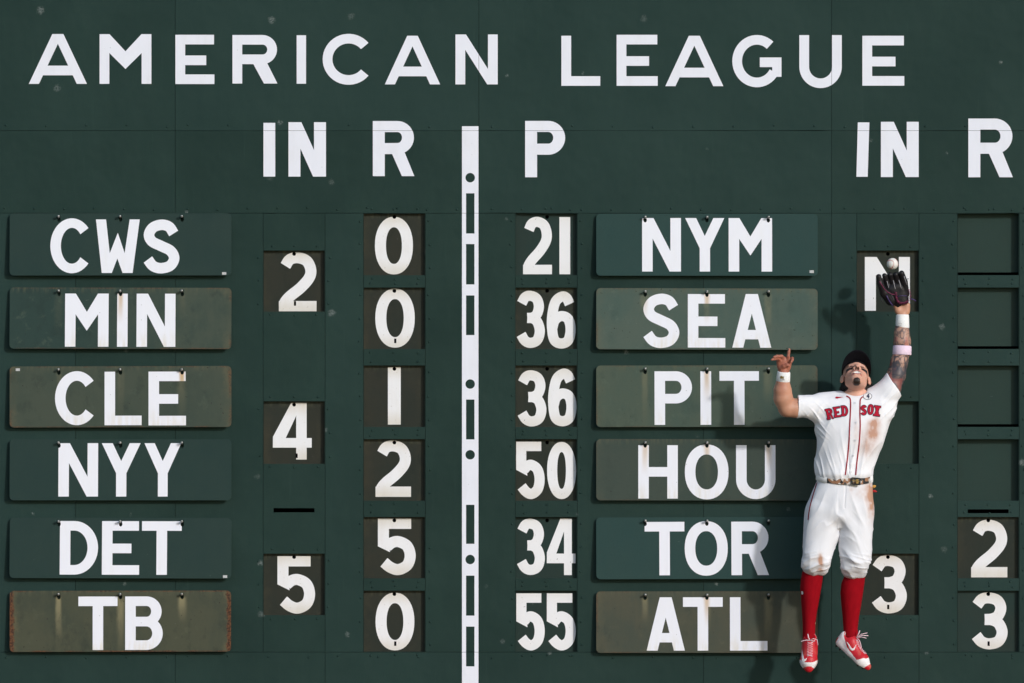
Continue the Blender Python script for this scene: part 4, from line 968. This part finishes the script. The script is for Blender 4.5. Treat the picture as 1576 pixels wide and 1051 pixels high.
# --------------------------------------------------------------- shoes
def make_shoe(heel, toe, upv, width, seed):
    """local axes: l heel->toe, s sideways, u up out of the foot"""
    heel, toe = A3(heel), A3(toe); L = np.linalg.norm(toe-heel); l = (toe-heel)/L; u = A3(upv); u = u-l*u.dot(l); u /= np.linalg.norm(u); s_ = np.cross(l, u)
    k = L/.295; Lc = lambda a, b, c: heel + l*(a*k) + s_*(b*width) + u*(c*k)
    fld = Field(np.minimum(heel, toe)-.13, np.maximum(heel, toe)+.13, .0032)
    fld.cone(Lc(.035,0,.034), Lc(.13,0,.032), .032*width, .036*width, .02); fld.cone(Lc(.13,0,.034), Lc(.215,.004,.028), .037*width, .042*width, .02)
    fld.cone(Lc(.215,.004,.026), Lc(.268,.002,.018), .040*width, .026, .02)
    fld.cone(Lc(.045,0,.075), Lc(.095,0,.075), .035*width, .036*width, .02); fld.cone(Lc(.035,0,.05), Lc(.022,0,.088), .028, .016, .02); fld.cone(Lc(.10,0,.07), Lc(.19,0,.040), .034*width, .030*width, .02)
    c0 = Lc(.14,0,.0); mid = A3(c0)
    fld.half(Lc(.1,0,.004), -u, mid-.3, mid+.3)
    fld.cone(Lc(.105,0,.062), Lc(.085,0,.095), .030*width, .026*width, .016)
    fld.cone(Lc(.048,0,.13), Lc(.055,0,.09), .034, .026, .006, 's')
    V, Q = fld.mesh(); V = relax(V, Q, 2, .5)
    q = V-heel; a, b, c = q@l/k, q@s_/width, q@u/k
    red = A3((.50,.012,.022)); wht = A3((.80,.78,.78))
    T = np.tile(red, (len(V),1))
    nz = (vnoise(V*60, seed)-.5)*.002
    edge_ = np.interp(a, [0,.05,.1,.16,.2,.225,.3], [.12,.085,.050,.036,.030,.060,.10])
    T[c < edge_ + nz] = wht; T[(c < .011) & (a > .0)] = (.60,.57,.57)
    T[a > .262 + nz*2 + .012*np.clip(c/.04,0,1)] = red*1.05
    T[(a < .012) & (c < .055)] = red
    dust = np.clip(sst(vnoise(V*40, seed+3), .5, .8)*.45*sst(a, .12, .26), 0, .4); T = T*(1-dust[:,None]) + A3((.45,.26,.16))*dust[:,None]
    T[c < .006] = (.02,.012,.012)
    sh = kid('shoe', V, Q, M['shoe'], T)
    bv = BVHTree.FromPolygons([tuple(p) for p in V], [tuple(p) for p in Q])
    for aa, bb in ((.255,-.014),(.255,.018),(.222,-.034),(.222,.036),(.19,.0),(.06,-.022),(.06,.022),(.025,-.014),(.025,.014)):
        mb = MB(); p0 = Lc(aa, bb, .006); mb.tube([p0, p0-u*.007, p0-u*.014], [.0085,.007,.004], 6); mb.build('cleat', M['sole'], sh, FEET)
    return sh, bv, Lc, l, s_, u
def on_top(bv, p, u):
    hit = bv.ray_cast(Vector(p)+Vector(u)*.2, -Vector(u)); return hit[0] if hit[0] is not None else Vector(p)
def laces(sh, bv, Lc, l, s_, u, side_out=0):
    m1 = MB()
    zig = []
    for i in range(9):
        a = .112+.0125*i; b = (.0135 if i % 2 else -.0135)
        zig.append(on_top(bv, Lc(a, b, .05), u)+Vector(u)*.003)
    m1.tube(zig, .0026, 6)
    z2 = [on_top(bv, Lc(.112+.0125*i, (-.0135 if i % 2 else .0135), .05), u)+Vector(u)*.0035 for i in range(9)]; m1.tube(z2, .0026, 6)
    k = on_top(bv, Lc(.104, 0, .06), u)+Vector(u)*.006
    U_, S_, L2 = Vector(u), Vector(s_), Vector(l)
    return m1, k, U_, S_, L2
# foot straight at the camera, toes hanging down
shA = make_shoe(D(1246.0,984.0,.40), D(1245.4,1035.5,.55), (0,-.75,.6), 1.28, 51)
m1, k, U_, S_, L2 = laces(*shA); cxl = Vector((1,0,0)); zz = Vector((0,0,1))
m1.tube([k, k+cxl*.020+zz*.010-U_*-.004, k+cxl*.046+zz*.004, k+cxl*.050-zz*.03], .0026, 6); m1.tube([k, k-cxl*.022+zz*.003, k-cxl*.050-zz*.003, k-cxl*.057-zz*.008], .0026, 6)
m1.tube([k, k-cxl*.010+zz*.018, k-cxl*.014+zz*.042], .0036, 6); m1.tube([k, k+cxl*.020-zz*.004, k+cxl*.032-zz*.002], .003, 6)
m1.build('lace', M['lace'], shA[0], FEET, True)
swoosh = lambda pts: [pts]
conform('maker_mark', [[(1234.2,998.5),(1235.6,1006),(1237.2,1013),(1238.8,1014.6),(1242.2,1012.2),(1240.6,1016.2),(1236.6,1019.6),(1234.6,1018.2),(1233.6,1010)]], M['shoewhite'], shA[1], shA[0], step=1.2, off=.002)
# other foot turned, heel up and back
shB = make_shoe(D(1284.5,989.5,.43), D(1337.5,1033.0,.52), (.58,-.40,.55), 1.12, 57)
m1, k, U_, S_, L2 = laces(*shB)
m1.tube([k, k+cxl*.014+zz*.03, k+cxl*.02+zz*.045], .0036, 6); m1.tube([k, k+cxl*.03+zz*.022, k+cxl*.068+zz*.030], .0022, 6); m1.tube([k, k+cxl*.034+zz*.014, k+cxl*.074+zz*.012], .0026, 6); m1.tube([k, k+cxl*.03+zz*.004, k+cxl*.062-zz*.004], .0022, 6)
m1.tube([k, k+cxl*.018-zz*.02, k+cxl*.030-zz*.06, k+cxl*.014-zz*.075], .0026, 6)
m1.build('lace', M['lace'], shB[0], FEET, True)
conform('maker_mark', [[(1302.6,987.6),(1304.6,988.4),(1310.6,997.2),(1312.8,998.4),(1315.6,995.6),(1318.8,989.6),(1314.8,1000.2),(1311.6,1001.2),(1308.2,999)]], M['shoewhite'], shB[1], shB[0], step=1.2, off=.002)

# --------------------------------------------------------------- cap, hair, bands, necklace
cf = Field(HC-.27, HC+.27, .0036)
Scaled(cf).ell(Hd(0,-.012,.050), (.086,.107,.098), .004, rot=HM)
cf.half(Hd(0,.085,.047), -(eu*.97+ef*.22), HC-.3, HC+.3)
Scaled(cf).ell(Hd(0,-.012,.046), (.079,.100,.088), .004, 's', rot=HM)
V, Q = cf.mesh(); V = relax(V, Q, 2, .5); cap = kid('cap', V, Q, M['cap'])
v, nb, mb_ = [], 26, 8
for side_ in (0, 1):
    for i in range(nb+1):
        t = R(-84 + 168*i/nb); xi, fi = .084*math.sin(t), -.012+.104*math.cos(t)
        for j in range(mb_+1):
            r_ = j/mb_; x_ = xi*(1+.13*r_*math.cos(t)**.5); f_ = fi + r_*.080*math.cos(t)**.42
            u_ = .058 - 2.4*x_*x_ - .004*r_ + (.0045 if side_ else 0) + .004*math.cos(t)
            v.append(Hd(x_, f_, u_))
f = []; st_ = mb_+1; nv = (nb+1)*st_
for i in range(nb):
    for j in range(mb_):
        a = i*st_+j; f.append((a, a+1, a+st_+1, a+st_)); f.append((nv+a, nv+a+st_, nv+a+st_+1, nv+a+1))
    a = i*st_+mb_; f.append((a, nv+a, nv+a+st_, a+st_)); a = i*st_; f.append((a, a+st_, nv+a+st_, nv+a))
kid('brim', np.array(v), f, M['cap'], parent=cap)
hf = Field(HC+A3((-.15,-.06,-.20)), HC+A3((.18,.20,.10)), .0036)
hf.ell(Hd(0,-.05,-.005), (.074,.062,.075), .01, rot=HM)
for sx, ends in ((-1, ((1300,592),(1297.5,600),(1296.5,609))), (1, ((1336,590),(1340.5,598),(1344,607)))):
    hf.chain([(Hd(sx*.058,-.05,-.015),.024),(D(*ends[0],.405),.021),(D(*ends[1],.39),.022),(D(*ends[2],.385),.016)], .012)
hf.chain([(Hd(0,-.09,-.02),.04),(D(1318,600,.36),.045),(D(1318,614,.345),.03)], .02)
V, Q = hf.mesh(); V = relax(V, Q, 2, .5); N = vnormals(V, Q); V = V + N*(.006*(vnoise(V*A3((120,120,14)), 61)-.5))[:,None]
kid('hair', V, Q, M['hair'])
def band(name, a, b, ra, rb, mat, sy=1.0):
    a, b = Vector(a), Vector(b); t = (b-a).normalized(); x_ = t.cross(Vector((0,1,0))).normalized(); y_ = t.cross(x_); v, f, n = [], [], 32
    prof = [(0,-.004),(0.0,.0),(.06,.0022),(.5,.003),(.94,.0022),(1,.0),(1,-.004)]
    for tt, e in prof:
        for k in range(n):
            an = 2*math.pi*k/n; r_ = ra+(rb-ra)*tt+e; v.append(a+(b-a)*tt+x_*(r_*math.cos(an))+y_*(r_*sy*math.sin(an)))
    for i in range(len(prof)-1):
        for k in range(n): f.append((i*n+k, i*n+(k+1) % n, (i+1)*n+(k+1) % n, (i+1)*n+k))
    return kid(name, np.array([tuple(q) for q in v]), f, mat), BVHTree.FromPolygons(v, f)
wb, bv = band('wristband', D(1388.8,505.2,.412), D(1389.0,484.0,.41), .0425, .0385, M['band'])
for i, (x, y) in enumerate(((1383,497.6),(1385,497.4),(1387,498),(1382.8,501),(1384.6,501.2),(1386.2,500.8))):
    conform('pen_mark', line([(x, y-.9), (x+.8, y), (x+.2, y+.9)], .35, 3), M['ink'], bv, wb, step=1.0)
eb, _ = band('armband', D(1388.2,546.4,.423), D(1388.6,532.2,.42), .0575, .0565, M['pinkband'])
eb['label'] = 'pale pink band at the elbow'
wb2, bv = band('wristband', D(1205.2,587.0,.561), D(1206.4,571.8,.571), .0420, .0385, M['band'])
conform('emblem', [disc(1202.6,580.6,1.9,10,2.4), rect(1204.6,579.2,1206.2,583.6)], M['brass'], bv, wb2, step=1.0)
conform('emblem', [rect(1201,584.2,1207.6,584.9)], M['ink'], bv, wb2, step=1.0)
mb = MB(); pts = []
for i in range(40):
    a = R(185 + 170*i/39); p = A3(D(1318.5,598.5,.44)) + A3((.064*math.cos(a), .070*math.sin(a), -.014+.030*math.sin(a))); pts.append(p)
mb.tube([tuple(p) for p in pts], [.0042 if i % 2 else .0026 for i in range(40)], 6); 
p = Vector(tuple(pts[24])); mb.tube([p, p+Vector((.002,-.002,-.012))], .004, 6); mb.build('necklace', M['gold'], person, FEET, True)

# ------------------------------------------------------------------ glove
GB = W(1389, 474, .40)
gf = Field(W(1338,482,0)+Vector((0,-.48,0)), W(1412,408,0)+Vector((0,-.18,0)), .0028)
dG = .43
gf.cone(D(1386,462,dG), D(1382,446,dG+.01), .052, .056, .02, sy=.62); gf.cone(D(1374,458,dG), D(1370,445,dG+.01), .030, .034, .02, sy=.8)
gf.chain([(D(1394,452,dG),.024),(D(1392,434,dG+.03),.0205),(D(1387.6,420.4,dG+.06),.0180)], .006)       # little finger side
gf.chain([(D(1385,448,dG),.023),(D(1382,432,dG+.025),.0200),(D(1378.6,422.6,dG+.05),.0178)], .006)
gf.chain([(D(1376.4,448,dG),.023),(D(1373,432,dG+.02),.0200),(D(1370.0,422.8,dG+.045),.0178)], .006)
gf.chain([(D(1368,450,dG),.021),(D(1364.6,434,dG+.02),.0180),(D(1361.4,424.2,dG+.045),.0165)], .006)
gf.chain([(D(1370,463,dG+.01),.030),(D(1360.6,451,dG+.05),.026),(D(1354.6,436,dG+.08),.0195),(D(1352.4,425.6,dG+.09),.0170)], .008)   # thumb
gf.cone(D(1360.2,446,dG+.03), D(1357,430,dG+.05), .010, .009, .008)                                     # web
gf.ell(D(1383,449,dG+.075), (.040,.036,.050), .02, 's')                                                 # pocket
gf.cone(D(1388.6,478,.41), D(1388.6,466,.42), .036, .034, .006, 's')                                    # hand opening
V, Q = gf.mesh(); V = relax(V, Q, 2, .5); del gf
px, py = PX(V); T = np.tile(A3((.010,.009,.011)), (len(V),1)); nn = vnoise(V*50, 71)
T = T*(.7+.8*nn)[:,None]
glove = mesh_obj('baseball_glove', V, Q, M['leather'], origin=GB, smooth=True, attr={'tint': T})
tag(glove, 'black leather glove with pink and purple laces on the raised left hand', 'baseball glove')
GBV = BVHTree.FromPolygons([tuple(q) for q in V], [tuple(q) for q in Q])
def gpt(x, y, off=.002):
    o = Vector((0,-CAMD,ZC)); dr = (W(x, y, 0)-o).normalized(); hit = GBV.ray_cast(o, dr)
    return (hit[0]-dr*off) if hit[0] is not None else W(x, y, dG+.03)
mb = MB()                                              # whip-stitching round the heel
heel = spline([(1378.5,450),(1379.6,458),(1382,464.5),(1388,466.6),(1395,465.4),(1399.6,460),(1400.2,452),(1398.6,444)], 4)
for i in range(0, len(heel)-1):
    a = heel[i]; t = (heel[i+1]-heel[i]).normalized(); nrm = Vector((-t.y, t.x))
    p0, p1 = a+nrm*1.9-t*.7, a-nrm*1.9+t*.7
    mb.tube([gpt(p0.x, p0.y, .003), gpt(a.x, a.y, .006), gpt(p1.x, p1.y, .003)], .0019, 6)
mb.build('heel_lacing', M['pinklace'], glove, GB, True)
mb = MB(); mb.tube([gpt(x, y, .003) for x, y in ((1353.6,433),(1357,438),(1361,444.5),(1366,449.4),(1372,452.6),(1377,453.5))], .0022, 6); mb.build('pink_lace', M['pinklace'], glove, GB, True)
mb = MB(); mb.tube([gpt(x, y, .003) for x, y in ((1364.6,455),(1367,460.5),(1370.5,466),(1374,470.5))], .0048, 6)
p = W(1400, 459.6, dG+.02); mb.tube([p, W(1406, 461, dG+.02), W(1409.6,463.2, dG+.01)], .0042, 6); mb.tube([gpt(x, y, .003) for x, y in ((1381,456.5),(1388,455),(1396,455.5))], .0026, 6); mb.build('purple_lace', M['purple'], glove, GB, True)
for ch in (((1365.2,432.5),(1366.4,438),(1367.8,443)), ((1374.6,431.5),(1376.4,438),(1378,445)), ((1383.4,431),(1385.4,437.4),(1387,444)), ((1391.4,425),(1394,433),(1395.4,438))):
    mb = MB(); mb.tube([gpt(x, y, .0015) for x, y in ch], .0022, 6); mb.build('finger_lacing', M['silverlace'], glove, GB, True)
mb = MB(); mb.tube([gpt(1396,430), W(1397.5,428.6,dG+.06), W(1398.6,429.4,dG+.06)], .0018, 5); mb.build('lace_end', M['leather_end'], glove, GB, True)
mb = MB(); mb.tube([gpt(1355.6,455.5), W(1357,462,dG+.06), W(1359.4,466.6,dG+.06)], .0026, 5); mb.build('lace_end', M['leather_end'], glove, GB, True)

# ------------------------------------------------------------------ ball
BC = W(1373.6, 405.9, .47); bm = bmesh.new(); bmesh.ops.create_icosphere(bm, subdivisions=5, radius=.0368)
for q in bm.faces: q.smooth = True
me = bpy.data.meshes.new('baseball'); bm.to_mesh(me); bm.free(); me.materials.append(M['ball'])
ball = bpy.data.objects.new('baseball', me); COL.objects.link(ball); ball.location = BC; ball.rotation_euler = (R(64), R(30), R(20))
tag(ball, 'white baseball in the air just above the black glove', 'ball')
mb = MB(); sm = []
for i in range(120):
    t = 2*math.pi*i/120; a = .28
    p = Vector(((1-a)*math.cos(t)+a*math.cos(3*t), (1-a)*math.sin(t)-a*math.sin(3*t), 2*math.sqrt(a*(1-a))*math.sin(2*t)))
    sm.append(p.normalized()*.0369)
for i in range(0, 120):
    p, q = sm[i], sm[(i+1) % 120]; t = (q-p).normalized(); nn_ = p.normalized().cross(t)
    mb.tube([(p+nn_*.0034-t*.001), p*1.008, (p-nn_*.0034-t*.001)], .00062, 5)
mb.build('stitching', M['stitch'], ball)
